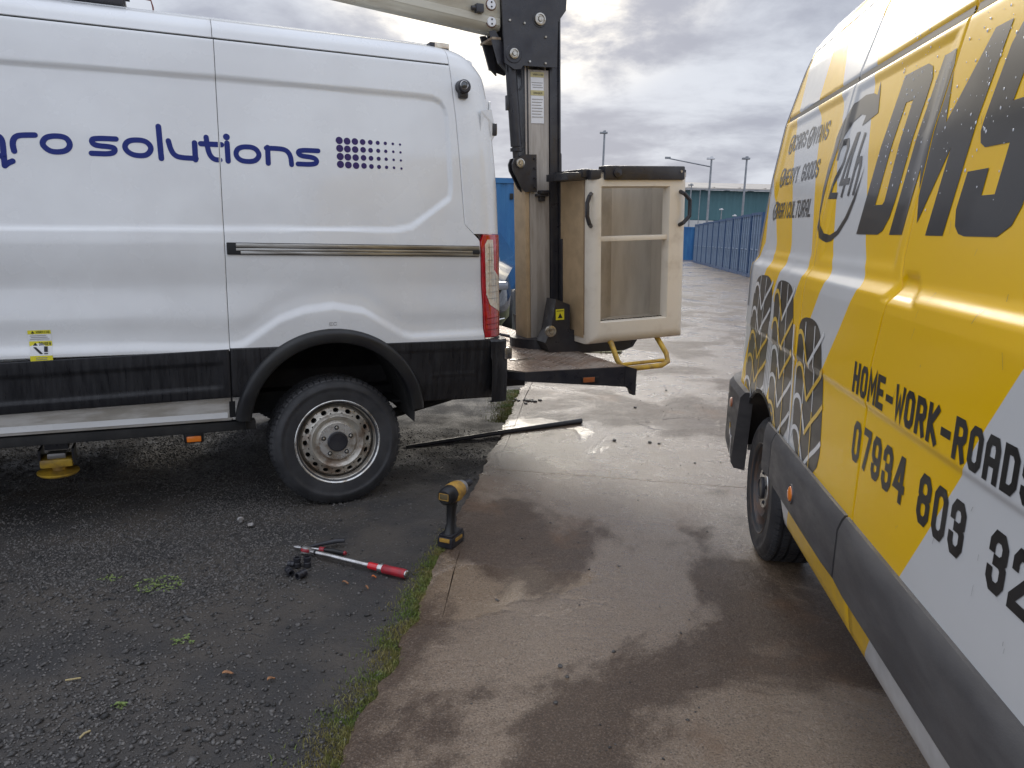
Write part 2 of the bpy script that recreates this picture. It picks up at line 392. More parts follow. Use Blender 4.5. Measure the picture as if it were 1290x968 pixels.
WL=[ # strokes: closed?, pts
 (0,[(-1.371,1.767),(-1.356,1.760),(-1.350,1.738),(-1.351,1.696),(-1.350,1.646)]),
 (0,[(-1.356,1.756),(-1.419,1.761),(-1.451,1.738),(-1.449,1.690),(-1.426,1.678),(-1.353,1.686)]),
 (0,[(-1.350,1.646),(-1.339,1.657),(-1.321,1.666)]),
 (0,[(-1.312,1.707),(-1.316,1.733),(-1.312,1.754),(-1.301,1.767),(-1.285,1.773),(-1.233,1.777)]),
 (1,[(-1.210,1.743),(-1.198,1.767),(-1.175,1.777),(-1.140,1.779),(-1.115,1.772),(-1.104,1.746),(-1.116,1.724),(-1.139,1.714),(-1.174,1.712),(-1.195,1.723)]),
 (0,[(-0.929,1.781),(-1.014,1.779),(-1.025,1.766),(-1.013,1.748),(-0.943,1.747),(-0.933,1.734),(-0.949,1.716),(-1.027,1.715)]),
 (1,[(-0.898,1.750),(-0.888,1.771),(-0.867,1.781),(-0.826,1.783),(-0.802,1.773),(-0.790,1.750),(-0.802,1.727),(-0.823,1.716),(-0.861,1.716),(-0.887,1.729)]),
 (0,[(-0.757,1.846),(-0.753,1.709)]),
 (0,[(-0.720,1.787),(-0.713,1.752),(-0.700,1.727),(-0.676,1.717),(-0.609,1.717)]),
 (0,[(-0.612,1.785),(-0.612,1.711)]),
 (0,[(-0.562,1.813),(-0.558,1.762),(-0.549,1.732),(-0.531,1.716),(-0.508,1.716)]),
 (0,[(-0.586,1.783),(-0.498,1.784)]),
 (0,[(-0.474,1.793),(-0.473,1.713)]),
 (1,[(-0.439,1.749),(-0.429,1.771),(-0.405,1.781),(-0.367,1.782),(-0.345,1.772),(-0.333,1.748),(-0.347,1.725),(-0.370,1.716),(-0.409,1.716),(-0.431,1.728)]),
 (0,[(-0.296,1.785),(-0.296,1.713)]),
 (0,[(-0.302,1.781),(-0.232,1.783),(-0.205,1.773),(-0.192,1.748),(-0.190,1.712)]),
 (0,[(-0.064,1.783),(-0.145,1.782),(-0.160,1.770),(-0.146,1.754),(-0.086,1.752),(-0.068,1.735),(-0.083,1.718),(-0.160,1.717)]),
]
WD=[(0.039,1.838,0.0174),(0.077,1.837,0.0167),(0.115,1.838,0.016),(0.153,1.838,0.0139),(0.191,1.839,0.0118),(0.228,1.839,0.0101),(0.266,1.839,0.0084),(0.304,1.839,0.0066),(0.341,1.838,0.0059),(0.04,1.801,0.0174),(0.077,1.8,0.0167),(0.115,1.8,0.016),(0.154,1.801,0.0139),(0.191,1.801,0.0118),(0.229,1.801,0.0101),(0.267,1.801,0.0084),(0.305,1.801,0.0066),(0.342,1.8,0.0059),(0.041,1.763,0.0174),(0.078,1.762,0.0167),(0.116,1.762,0.016),(0.155,1.763,0.0139),(0.192,1.763,0.0118),(0.23,1.763,0.0101),(0.268,1.763,0.0084),(0.306,1.762,0.0066),(0.343,1.761,0.0059),(0.041,1.726,0.0174),(0.079,1.725,0.0167),(0.117,1.724,0.016),(0.156,1.725,0.0139),(0.193,1.724,0.0118),(0.231,1.724,0.0101),(0.269,1.724,0.0084),(0.307,1.724,0.0066),(0.345,1.722,0.0059),(-0.475,1.82,0.0148)]
WREC=[(-1.334,2.061),(-0.516,2.076),(0.429,2.079),(0.515,2.075),(0.557,2.059),(0.577,2.029),(0.588,1.993),(0.603,1.646),(0.595,1.586),(0.474,1.498),(0.388,1.438),(0.302,1.420),(-0.374,1.410),(-1.386,1.390)]
WARC=[(-0.528,0.869),(-0.472,0.876),(-0.438,0.887),(-0.369,0.935),(-0.276,0.998),(-0.158,1.039),(-0.015,1.056),(0.132,1.029),(0.257,0.954),(0.334,0.907),(0.387,0.893),(0.771,0.901)]
WSEAM=[(0.607,2.302),(0.609,2.247),(0.636,1.983),(0.674,1.455),(0.759,1.374)]
# ---------------- ground ----------------
def gz(y): return -.0145*np.maximum(0, np.asarray(y, float)-6.5)
EDGE = [(-.75, -2), (-.60, 0), (-.50, 1.3), (-.447, 1.823), (-.404, 2.119), (-.342, 2.578), (-.300, 3.205), (-.19, 4.187), (-.023, 5.674), (.05, 6.52), (.22, 8), (.55, 10), (1.5, 18), (4, 38), (8, 70), (12, 105)]
EX = np.array([p[0] for p in EDGE]); EY = np.array([p[1] for p in EDGE])
def edge_x(y): return np.interp(y, EY, EX)
def edge_rag(y): return (fbm(y*6.1, y*0+.5, 4, 3)-.47)*.085+(vnoise(y*38, y*0+2, 5)-.5)*.008

def wet_concrete():
    m = bpy.data.materials.new('wet_concrete'); m.use_nodes = True; t = m.node_tree; b = t.nodes['Principled BSDF']
    L = t.links.new; n = t.nodes
    tc_ = n.new('ShaderNodeTexCoord')
    def noise(sc, det=6, ro=.6, off=(0, 0, 0), sx=(1, 1, 1), dist=0):
        mp = n.new('ShaderNodeMapping'); L(tc_.outputs['Object'], mp.inputs[0]); mp.inputs[1].default_value = off; mp.inputs[3].default_value = sx
        x = n.new('ShaderNodeTexNoise'); x.inputs['Scale'].default_value = sc; x.inputs['Detail'].default_value = det
        x.inputs['Roughness'].default_value = ro; x.inputs['Distortion'].default_value = dist; L(mp.outputs[0], x.inputs[0]); return x.outputs[0]
    def rng(v, a, c, lo=0., hi=1.):
        x = n.new('ShaderNodeMapRange'); x.interpolation_type = 'SMOOTHSTEP'; L(v, x.inputs[0])
        for i, q in enumerate((a, c, lo, hi)):
            if isinstance(q, (int, float)): x.inputs[i+1].default_value = q
            else: L(q, x.inputs[i+1])
        return x.outputs[0]
    def mth(op, a, c):
        x = n.new('ShaderNodeMath'); x.operation = op
        for i, q in enumerate((a, c)):
            if isinstance(q, (int, float)): x.inputs[i].default_value = q
            else: L(q, x.inputs[i])
        return x.outputs[0]
    def mix(f, a, c, bt='MIX'):
        x = n.new('ShaderNodeMix'); x.data_type = 'RGBA'; x.blend_type = bt
        for i, q in ((0, f), (6, a), (7, c)):
            if isinstance(q, tuple): x.inputs[i].default_value = (*q, 1)
            elif isinstance(q, (int, float)): x.inputs[i].default_value = q
            else: L(q, x.inputs[i])
        return x.outputs[2]
    wetn = noise(.85, 9, .62, (2.3, .7, 0), (1, .8, 1), .4)
    wet = rng(wetn, .475, .545)                       # 1 = darker, soaked
    pud = rng(noise(.75, 7, .55, (8.1, 3.2, 1), (1, 1, 1), .5), .585, .62)   # standing film
    grain = noise(150, 4, .75); grain2 = noise(52, 5, .7)
    mott = noise(9, 6, .65)
    dry = mix(mott, (.195, .127, .074), (.31, .225, .148))
    dry = mix(rng(grain2, .35, .7), dry, (.25, .18, .118))
    drk = mix(mott, (.052, .030, .016), (.115, .070, .040))
    c = mix(wet, dry, drk)
    speck = rng(grain, .53, .62); c = mix(mth('MULTIPLY', speck, mth('SUBTRACT', .7, mth('MULTIPLY', wet, .38))), c, (.40, .32, .245))
    pit = rng(grain, .36, .46, 1., 0.); c = mix(mth('MULTIPLY', pit, .85), c, (.03, .022, .016))
    stain = rng(noise(1.7, 5, .6, (4, 9, 3)), .55, .70); c = mix(mth('MULTIPLY', stain, .55), c, (.19, .10, .045))
    L(c, b.inputs['Base Color'])
    r_ = rng(noise(4.0, 6, .7, (1, 5, 2)), .35, .65, .12, .25)
    r_ = mth('ADD', r_, mth('MULTIPLY', wet, .20))
    r_ = mth('MULTIPLY', r_, mth('SUBTRACT', 1.0, mth('MULTIPLY', pud, .10)))
    L(mth('ADD', r_, .12), b.inputs['Roughness'])
    b.inputs['Coat IOR'].default_value = 1.36; L(mth('SUBTRACT', .9, mth('MULTIPLY', wet, .55)), b.inputs['Coat Weight']); L(mth('MULTIPLY', r_, .75), b.inputs['Coat Roughness'])
    b.inputs['Specular IOR Level'].default_value = .5
    b.inputs['IOR'].default_value = 1.5
    bump = n.new('ShaderNodeBump'); bump.inputs['Distance'].default_value = .0075
    h = mth('ADD', mth('MULTIPLY', grain, .45), mth('MULTIPLY', grain2, .8))
    h = mth('ADD', h, mth('MULTIPLY', noise(17, 4, .6, (0, 0, 0), (.9, 1.2, 1)), .9))
    h = mth('MULTIPLY', h, mth('SUBTRACT', 1.0, mth('MULTIPLY', pud, .72)))
    L(h, bump.inputs['Height']); bump.inputs['Strength'].default_value = .85; L(bump.outputs[0], b.inputs['Normal']); L(bump.outputs[0], b.inputs['Coat Normal'])
    return m
def yard_ground():
    m = material('crushed_asphalt_ground', (.052, .049, .047), .62, c2=(.088, .076, .064), vscale=2.4, spec=.3, rvar=.14, bump=1.0, bscale=70, bdet=8)
    return m
M['concrete'] = wet_concrete(); M['yard'] = yard_ground()
M['kerb_concrete'] = material('kerb_concrete', (.20, .135, .085), .5, c2=(.085, .055, .036), vscale=6, contrast=(.4, .62), rvar=.18, bump=.8, bscale=130, bdet=6)

road = empty('concrete_road', kind='structure')
kw = lambda y: np.interp(y, [-2, 1.6, 2.2, 3.0, 4.2, 5.6, 110], [.16, .15, .12, .085, .075, .07, .07])
JD = -.16                                           # joints run square to the road
def slab(y0, y1, dx_split):
    """one cast bay between two joints, x from the kerb strip outward"""
    ys = np.unique(np.concatenate([np.linspace(y0, y1, max(3, int((y1-y0)/.05)+1))])) if y1 < 8 else np.linspace(y0, y1, 12)
    xo = np.array([0, .04, .3, .8, 1.5, 3., 7., 16., 60.]) if dx_split is None else dx_split
    V = []; F = []
    for i, y in enumerate(ys):
        xs = edge_x(y)+kw(y)+.004+ (vnoise(np.array(y*9.), np.array(3.3), 4)-.5)*.006
        t = (y-y0)/(y1-y0)
        for x in xo:
            X = float(xs+x); yy = y+JD*(X-.22)*(1 if X < 9 else 0)+ (0 if X < 9 else JD*8.78)
            V.append((X, yy, float(gz(yy))+.012))
    a = len(ys); b = len(xo)
    for i in range(a-1):
        for j in range(b-1): F.append((i*b+j, i*b+j+1, (i+1)*b+j+1, (i+1)*b+j))
    # skirt into the joint
    base = len(V)
    for j in range(b):
        for i in (0, a-1):
            p = V[i*b+j]; V.append((p[0], p[1], p[2]-.05))
    for j in range(b-1):
        F.append((base+2*j, base+2*j+2, j+1, j)); F.append((base+2*j+1, (a-1)*b+j, (a-1)*b+j+1, base+2*j+3))
    return mesh_obj('concrete_slab', V, F, M['concrete'], road)
joints = [-2.2, .0, 4.385, 8.9, 13.4, 17.9, 22.4, 27, 34, 44, 60, 105]
for a, b in zip(joints[:-1], joints[1:]): slab(a+.004, b-.004, None)
# ragged kerb strip along the left edge
ys = np.concatenate([np.arange(-1.5, 7.5, .012), np.linspace(7.5, 105, 60)])
V = []; F = []
for y in ys:
    x0 = float(edge_x(y)+edge_rag(y)); x1 = float(edge_x(y)+kw(y)-.003); g = float(gz(y)); n_ = float(fbm(np.array(y*11), np.array(1.), 3, 9))*.010
    xm = x0+.02+n_
    V += [(x0-.006, y, g-.04), (x0, y, g+.004+n_*.4), (xm, y, g+.011), ((xm+x1)/2, y, g+.0125), (x1+.002, y, g+.0115), (x1+.0025, y, g-.03)]
for i in range(len(ys)-1):
    for k in range(5): F.append((i*6+k, i*6+k+1, (i+1)*6+k+1, (i+1)*6+k))
mesh_obj('kerb_strip', V, F, M['concrete'], road)

# dark yard: dense where we look at it closely
def relief(x, y):
    return (fbm(x*2.2, y*2.2, 4, 11)-.47)*.022+(fbm(x*24, y*24, 3, 21)-.45)*.010
xs = np.concatenate([[-90, -40, -18, -9, -5.5], np.arange(-4.2, .32, .016), [.5, 1.5, 6, 20, 60, 95]])
ysg = np.concatenate([[-30, -6, .2], np.arange(1.1, 5.3, .016), np.arange(5.35, 9, .12), [11, 14, 18, 24, 34, 50, 75, 110, 200, 700]])
X, Y = np.meshgrid(xs, ysg, indexing='ij')
near_ = sstep(X, -5.5, -4.0)*sstep(Y, .6, 1.2)*(1-sstep(Y, 7, 9))
Z = gz(np.minimum(Y, 120))-.004+relief(X, Y)*near_-.012*sstep(X-edge_x(Y), -.03, .04)*(Y > -1)-.02*(X-edge_x(Y) > .08)
a, b = X.shape; I = np.arange(a*b).reshape(a, b)
F = np.stack([I[:-1, :-1], I[1:, :-1], I[1:, 1:], I[:-1, 1:]], -1).reshape(-1, 4)
tag(mesh_obj('gravel_yard', np.stack([X, Y, Z], -1).reshape(-1, 3).tolist(), F.tolist(), M['yard'], smooth=True, sharp=60), kind='structure')
def yard_z(x, y): return float(gz(y)-.004+relief(np.array(x), np.array(y))) if y < 7 else float(gz(y))

def fast_mesh(name, V, F, mat):
    V = np.asarray(V, np.float32); F = np.asarray(F, np.int32); k = F.shape[1]
    me = bpy.data.meshes.new(name); me.vertices.add(len(V)); me.vertices.foreach_set('co', V.ravel())
    me.loops.add(F.size); me.loops.foreach_set('vertex_index', F.ravel()); me.polygons.add(len(F))
    me.polygons.foreach_set('loop_start', np.arange(0, F.size, k, dtype=np.int32)); me.update(calc_edges=True); me.validate()
    me.materials.append(mat); o = bpy.data.objects.new(name, me); col.objects.link(o); return o
def yard_zv(x, y): return gz(y)-.004+relief(x, y)*(1-sstep(y, 7, 9))
def scatter(name, mat, n, xr, yr, smin, smax, dens, zf=yard_zv, flat=.6, seed=3, power=2.5):
    """angular stones strewn over an area, thousands of them in one object"""
    rs = np.random.RandomState(seed); m = n*5
    x = rs.uniform(*xr, m); y = yr[0]+(yr[1]-yr[0])*rs.rand(m)**1.35; k = rs.rand(m) < dens(x, y); x = x[k][:n]; y = y[k][:n]; n = len(x)
    s = smin+(smax-smin)*rs.rand(n)**power
    base = np.array([(1, 0, 0), (.3, .95, .1), (-.8, .6, 0), (-.8, -.6, .05), (.3, -.95, 0), (.15, .1, 1), (-.3, -.2, -.8)], float)
    fc = np.array([(0, 1, 5), (1, 2, 5), (2, 3, 5), (3, 4, 5), (4, 0, 5), (1, 0, 6), (2, 1, 6), (3, 2, 6), (4, 3, 6), (0, 4, 6)])
    p = base[None]*(1+rs.uniform(-.3, .3, (n, 7, 3))); p[:, :, 1] *= rs.uniform(.6, 1, (n, 1)); p[:, :, 2] *= flat*rs.uniform(.6, 1.3, (n, 1))
    a = rs.rand(n, 1)*6.283; tl = rs.normal(0, .3, (n, 1)); ca, sa = np.cos(a), np.sin(a)
    px = p[:, :, 0]*ca-p[:, :, 1]*sa; py = p[:, :, 0]*sa+p[:, :, 1]*ca; pz = p[:, :, 2]+px*tl
    z = zf(x, y)+s*flat*.28
    V = np.stack([px*s[:, None]+x[:, None], py*s[:, None]+y[:, None], pz*s[:, None]+z[:, None]], -1).reshape(-1, 3)
    F = (fc[None]+7*np.arange(n)[:, None, None]).reshape(-1, 3)
    return tag(fast_mesh(name, V, F, mat), kind='stuff')
def yard_dens(x, y):
    e = edge_x(y)-x; d = fbm(x*1.6, y*1.6, 3, 31)
    return np.where(e < .02, 0, np.clip((d-.26)*3.2, .22, 1)*np.clip(e/.7, .32, 1))
M['fines'] = material('gravel_fines', (.07, .066, .062), .6, c2=(.19, .175, .16), vscale=40, rvar=.14, bump=.3, bscale=300)
scatter('gravel', M['fines'], 80000, (-3.6, .0), (1.3, 5.4), .0018, .0072, yard_dens, seed=2, power=1.8)
scatter('gravel', M['pebble'], 22000, (-3.6, .0), (1.3, 5.2), .004, .011, yard_dens)
scatter('gravel', M['pebble'], 2300, (-2.9, -.5), (1.45, 3.1), .007, .017, lambda x, y: yard_dens(x, y)*np.where(y < 2.9, 1, .3), seed=9, flat=.5)
scatter('loose_grit', M['pebble'], 520, (-.1, 2.6), (1.6, 8.5), .002, .009, lambda x, y: (x > edge_x(y)+.02)*np.clip(fbm(x*2., y*2., 2, 44)*2-.55, .03, 1), zf=lambda x, y: gz(y)+.012, seed=5, power=3.5)

# grass along the kerb
def blades(name, mat, n, pos, hmin, hmax, w, seed=1):
    rs = np.random.RandomState(seed); V = []; F = []; k = 0
    for _ in range(n):
        q = pos(rs)
        if q is None: continue
        x, y, z = q; h = hmin+(hmax-hmin)*rs.rand()**1.8; a = rs.rand()*6.283; l = rs.normal(0, .5)*h; ww = w*rs.uniform(.6, 1.3)
        c, s = math.cos(a)*ww, math.sin(a)*ww; b = rs.rand()*6.283; lx, ly = math.cos(b)*l, math.sin(b)*l
        V += [(x-c, y-s, z), (x+c, y+s, z), (x+lx*.4+c*.7, y+ly*.4+s*.7, z+h*.6), (x+lx*.4-c*.7, y+ly*.4-s*.7, z+h*.6), (x+lx, y+ly, z+h*.95)]
        F += [(k, k+1, k+2, k+3), (k+3, k+2, k+4)]; k += 5
    return mesh_obj(name, V, F, mat)
def verge_pos(rs):
    y = 1.45+rs.rand()**1.15*5.4
    den_ = np.interp(y, [1.4, 2.0, 2.6, 3.2, 3.6, 4.3, 5.0, 5.8, 7], [1, .95, 1, .8, .5, .35, .25, .8, 1])
    if fbm(np.array(y*3.), np.array(.7), 3, 8) > den_*.68+.08: return None
    wd = np.interp(y, [1.4, 2.0, 2.8, 3.4, 4.5, 6, 7], [.12, .10, .07, .05, .05, .12, .2])
    x = float(edge_x(y)+edge_rag(y))+.004-abs(rs.normal(0, wd*.62)); return x, y, yard_z(x, y)-.002
tag(blades('grass_verge', M['grass'], 38000, verge_pos, .004, .022, .0017, 3), kind='stuff')
def moss_pos(rs):
    x, y = rs.uniform(-2.6, -.2), rs.uniform(1.5, 4.2)
    if x > edge_x(y)-.03 or fbm(np.array(x*2.4), np.array(y*2.4), 3, 77) < .585: return None
    return x, y, yard_z(x, y)
tag(blades('sparse_moss', M['far_grass'], 3500, moss_pos, .002, .008, .0012, 5), kind='stuff')
# rough grass beyond the deck
V = []; F = []; xs = np.linspace(-4, 1.6, 30); yy = np.linspace(9.2, 18.6, 30)
for i, x in enumerate(xs):
    for j, y in enumerate(yy): V.append((x if x < edge_x(y)+.9 else float(edge_x(y)+.9), y, float(gz(y))+.015+.03*float(vnoise(np.array(x*2), np.array(y*2), 2))))
for i in range(29):
    for j in range(29): F.append((i*30+j, (i+1)*30+j, (i+1)*30+j+1, i*30+j+1))
tag(mesh_obj('rough_grass', V, F, M['far_grass'], smooth=True), kind='structure')
def fg(rs):
    x, y = rs.uniform(-1.6, 1.6), rs.uniform(9, 18.5)
    if x > edge_x(y)+.9: return None
    return x, y, float(gz(y))+.01
tag(blades('grass_tufts', M['far_grass'], 5000, fg, .02, .10, .005, 6), kind='stuff')

# litter and weeds
def weed(x, y, n, r, hgt, label, name='weed'):
    rs = np.random.RandomState(int(abs(x*1000))); V = []; F = []; k = 0
    for i in range(n):
        a = rs.rand()*6.283; d = r*rs.rand()**.6; px, py = x+math.cos(a)*d, y+math.sin(a)*d*.8; z = yard_z(px, py)+rs.uniform(0, hgt)
        for q in range(3):
            b = rs.rand()*6.283; l = rs.uniform(.006, .013); w = l*.35; c, s = math.cos(b), math.sin(b)
            V += [(px, py, z), (px+c*l*.5-s*w, py+s*l*.5+c*w, z+l*.35), (px+c*l, py+s*l, z+l*.2), (px+c*l*.5+s*w, py+s*l*.5-c*w, z+l*.35)]
            F.append((k, k+1, k+2, k+3)); k += 4
    return tag(mesh_obj(name, V, F, M['weed']), label, 'weed')
weed(-1.404, 2.856, 85, .095, .012, 'largest mossy weed patch, spreading pale green on the dark gravel')
weed(-1.125, 2.441, 16, .04, .012, 'small weed growing among the coarser stones in mid yard')
weed(-1.163, 2.071, 14, .018, .016, 'tiny bright green sprout near the bottom of the gravel')
weed(-1.62, 2.90, 16, .05, .01, 'thin weed patch at the left of the big mossy patch')
def litter(name, x, y, l, w, rz, mat, label, cat, lift=.006):
    V = []; F = []
    for i in range(7):
        t = i/6; ww = w*math.sin(math.pi*min(1, t*.9+.08))**.6; zc = lift+.004*math.sin(t*5)
        for s in (-1, 0, 1): V.append((l*(t-.5), s*ww/2*(1+.2*math.sin(9*t+s)), zc+abs(s)*.004))
    for i in range(6):
        for k in range(2): F.append((i*3+k, (i+1)*3+k, (i+1)*3+k+1, i*3+k+1))
    n = len(V); V += [(a, b, c-.0012) for a, b, c in V]; F += [tuple(q+n for q in f[::-1]) for f in F]
    o = mesh_obj(name, V, F, mat, smooth=True); o.location = (x, y, yard_z(x, y)+.004); o.rotation_euler = (0, 0, rz)
    return tag(o, label, cat)
litter('dead_leaf', -.897, 2.238, .035, .016, .2, M['dry_leaf'], 'pinkish brown leaf lying on the gravel right of the tiny green sprout', 'leaf')
litter('dead_leaf', -.748, 2.214, .026, .014, .7, M['dry_leaf'], 'orange brown leaf on the gravel nearest the grassy kerb', 'leaf')
litter('dead_leaf', -.555, 2.965, .02, .012, .1, material('orange_leaf', (.60, .16, .03), .6), 'bright orange leaf beside the red torque wrench handle', 'leaf')
litter('dead_leaf', -.66, 2.90, .03, .010, -.3, M['dry_leaf'], 'narrow tan leaf below the middle of the torque wrench', 'leaf')
litter('dead_leaf', -.565, 2.86, .022, .009, -.8, M['dry_leaf'], 'small tan leaf between the orange leaf and the kerb', 'leaf')
part('wood_splinter', M['straw'], None, lambda m: m.box(-.022, .022, -.0025, .0025, 0, .004, .001)).location = (-1.372, 2.191, yard_z(-1.372, 2.191)+.006)
o = bpy.data.objects['wood_splinter']; o.rotation_euler = (0, 0, .35); tag(o, 'pale orange wood splinter lying on the gravel at the left', 'stick')
part('broken_twig', M['straw'], None, lambda m: m.tube([(-.017, 0, .004), (0, .003, .006), (.017, 0, .004)], .003, 6)).location = (-1.19, 1.93, yard_z(-1.19, 1.93)+.004)
o = bpy.data.objects['broken_twig']; o.rotation_euler = (0, 0, 1.2); tag(o, 'short yellow twig lying near the bottom edge of the gravel', 'stick')
# ---------------- wheels ----------------
def holed_disc(m, prof, r0, r1, rc, a, b, n=16, y_of=None, depth=.012, per=6):
    """ring between r0 and r1 with n slots of half-size a (round) by b (radial) at rc"""
    V = []; F = []; K = 24
    for s in range(n):
        tcn = 2*math.pi*s/n; ht = math.pi/n; base = len(V); ring_o = []; ring_m = []; ring_i = []
        for k in range(K):
            t = 2*math.pi*k/K; ct, st = math.cos(t), math.sin(t)
            hx, hy = a*ct, b*st
            # outer: ray to the sector box
            Wd = ht*rc; up_ = r1-rc; dn = rc-r0
            sc = min((Wd/abs(ct)) if abs(ct) > 1e-6 else 9, ((up_ if st > 0 else dn)/abs(st)) if abs(st) > 1e-6 else 9)
            ox, oy = ct*sc, st*sc
            for (px, py), L in (((ox, oy), ring_o), ((hx, hy), ring_m)):
                r_ = rc+py; th = tcn+px/rc; L.append((r_*math.cos(th), y_of(r_), r_*math.sin(th)))
            r_ = rc+hy*.96; th = tcn+hx*.96/rc; ring_i.append((r_*math.cos(th), y_of(r_)+depth, r_*math.sin(th)))
        # square corners
        V += ring_o+ring_m+ring_i
        for k in range(K):
            k2 = (k+1) % K; F.append((base+k, base+k2, base+K+k2, base+K+k)); F.append((base+K+k, base+K+k2, base+2*K+k2, base+2*K+k))
    m.add(V, F)
def build_wheel(parent, R_, rr, wid, rust=True):
    """outer face at local y=0, body going to +y; hub centre at the origin"""
    k = R_/.348; q = rr/.225
    t = MB(); sw = [(.205*q, .006), (.212*q, -.002), (.232*q, -.004), (R_-.075*k, -.007), (R_-.058*k, -.0075), (R_-.056*k, -.009), (R_-.045*k, -.008), (R_-.026*k, 0), (R_-.010*k, .012), (R_-.003, .026)]
    gr = []
    for c in (.2, .38, .62, .8):
        y = wid*c; gr += [(R_, y-.005), (R_-.008, y-.003), (R_-.008, y+.003), (R_, y+.005)]
    back = [(r_, wid-y) for r_, y in sw[::-1]]
    t.lathe(sw+gr+back, 72)
    o = t.build('tyre', M['tyre'], parent, sharp=50)
    bl = MB()
    for i in range(64):                                # shoulder blocks
        a = 2*math.pi*i/64
        for sgn, yy in ((1, 0), (-1, wid)):
            mt = Matrix.Rotation(-a, 4, 'Y')
            y0, y1, y2 = (.0075, .034, .016) if sgn > 0 else (wid-.0075, wid-.034, wid-.016)
            v = [(R_-.026*k, y0-sgn*.0035, -.0125*k), (R_-.026*k, y0-sgn*.0035, .0125*k), (R_-.008*k, y0+sgn*.004, .0125*k), (R_-.008*k, y0+sgn*.004, -.0125*k), (R_+.0035, y2+sgn*.008, .0125*k), (R_+.0035, y2+sgn*.008, -.0125*k), (R_+.0035, y1, .0125*k), (R_+.0035, y1, -.0125*k), (R_-.012, y1, .0125*k), (R_-.012, y1, -.0125*k), (R_-.03*k, y0+sgn*.02, .0125*k), (R_-.03*k, y0+sgn*.02, -.0125*k)]
            bl.add(v, [(0, 1, 2, 3), (3, 2, 4, 5), (5, 4, 6, 7), (7, 6, 8, 9), (0, 3, 5, 7, 9, 11), (1, 10, 8, 6, 4, 2)], mt)
    for i in range(90):                                # centre blocks, slightly skewed
        a = 2*math.pi*i/90
        for c0, c1 in ((.235, .345), (.415, .585), (.655, .765)):
            bl.box(R_-.004, R_+.0032, wid*c0, wid*c1, -.0092*k, .0092*k, mtx=Matrix.Rotation(-a-(.02 if c0 > .4 else 0), 4, 'Y'))
    tag(bl.build('tread', M['tyre'], o, smooth=False), kind='stuff')
    rm = MB()
    yof = lambda r_: float(np.interp(r_, np.array([.05, .095, .100, .112, .136, .150, .178, .195, .21])*q, [.018, .016, .020, .030, .006, .022, .040, .030, .012]))
    rm.lathe([(r_, yof(r_)) for r_ in np.linspace(.150, .06, 26)*q]+[(.0, .016)], 64)
    holed_disc(rm, None, .150*q, .182*q, .165*q, .0155*q, .0115*q, 16, yof, .02)
    rm.lathe([(.182*q, yof(.182*q)), (.19*q, .052), (.198*q, .06), (.200*q, .03), (.203*q, .016), (.207*q, .012)], 64)
    rim = rm.build('rim', M['rim'] if rust else M['rim_dark'], parent, sharp=30)
    part('rim_lip', M['rim_lip'] if rust else M['rim_dark'], rim, lambda m: m.lathe([(.2065*q, .013), (.209*q, .004), (.216*q, -.004), (.221*q, -.0065), (.2245*q, -.004), (.225*q, .004), (.222*q, .012)], 72))
    part('wheel_well_back', M['dark'], rim, lambda m: m.lathe([(.0, .09), (.195*q, .09), (.197*q, .05)], 40))
    part('hub_face', M['rim_lip'], rim, lambda m: m.lathe([(.098*q, .0165), (.096*q, .012), (.052*q, .0115)], 48))
    part('centre_cap', M['black_steel'], rim, lambda m: m.lathe([(.054*q, .013), (.0535*q, .002), (.050*q, -.002), (.044*q, -.003), (.043*q, .001), (.0, .0005)], 40))
    for i in range(5):
        a = 2*math.pi*i/5+.35; c = (.0745*q*math.cos(a), .0, .0745*q*math.sin(a))
        part('bolt_hole', M['seam'], rim, lambda m: m.lathe([(.0125*q, .0108), (.011*q, .0102), (.0, .0108)], 14, Matrix.Translation(c)))
        if not rust or i in (0, 1, 2, 3, 4):
            part('wheel_nut', M['bolt'] if rust else M['black_steel'], rim, lambda m: m.lathe([(.0075*q, .0106), (.0072*q, .0045), (.004*q, .003), (.0, .003)], 6, Matrix.Translation(c)))
    return o

# ---------------- white van ----------------
from math import pi
W_ROOT = empty('white_van', (-.880, 3.799, 0), R(23.64), 'large white panel van with dark blue lettering, black lower cladding and one new rear tyre', 'van')
wp = smooth_prof([.3, .5, .62, .8, 1.0, 1.15, 1.34, 1.42, 1.8, 2.15, 2.24, 2.30, 2.345, 2.375], [.08, .05, .02, .002, 0, .006, .004, .012, .040, .080, .093, .115, .17, .30], .010)
WARC_BODY = WARC
def x_end(z): return np.interp(np.asarray(z, float), [.5, .8, 1.4, 1.645, 1.9, 2.07, 2.217, 2.32, 2.37], [.935, .930, .915, .908, .888, .874, .855, .82, .76])
def w_ins(X, Z, rel=True):
    X = np.asarray(X, float); Z = np.asarray(Z, float); y = wp(Z)
    # rounded rear corner
    rr_ = np.interp(Z, [.8, 1.4, 2.0, 2.2, 2.35], [.20, .20, .21, .26, .34]); x0 = x_end(Z)-rr_
    t = np.clip((X-x0)/rr_, 0, .9995); y = y+(rr_*.8)*(1-np.sqrt(1-t**2.3))
    if rel:
        d = sdf_poly(X, Z, [(-6, 2.03)]+WREC+[(-6, 1.385)]); y = y+.012*(1-sstep(d, -.009, .009))
        zl = np.interp(X, [-9, -.9]+[p[0] for p in WARC_BODY], [.905, .885]+[p[1] for p in WARC_BODY])
        y = y-.013*(1-sstep(Z-zl, -.035, .012))*(X < .9)
        y = y+.004*np.exp(-((Z-(zl+.05))/.05)**2)
        # soft swage across the sliding door below the rail
        y = y+.010*np.exp(-((Z-1.13)/.10)**2)*(1-sstep(X, -.6, -.2)*.5)
        y = y+.0035*(fbm(X*1.1+3, Z*1.4, 2, 6)-.5)
    return y
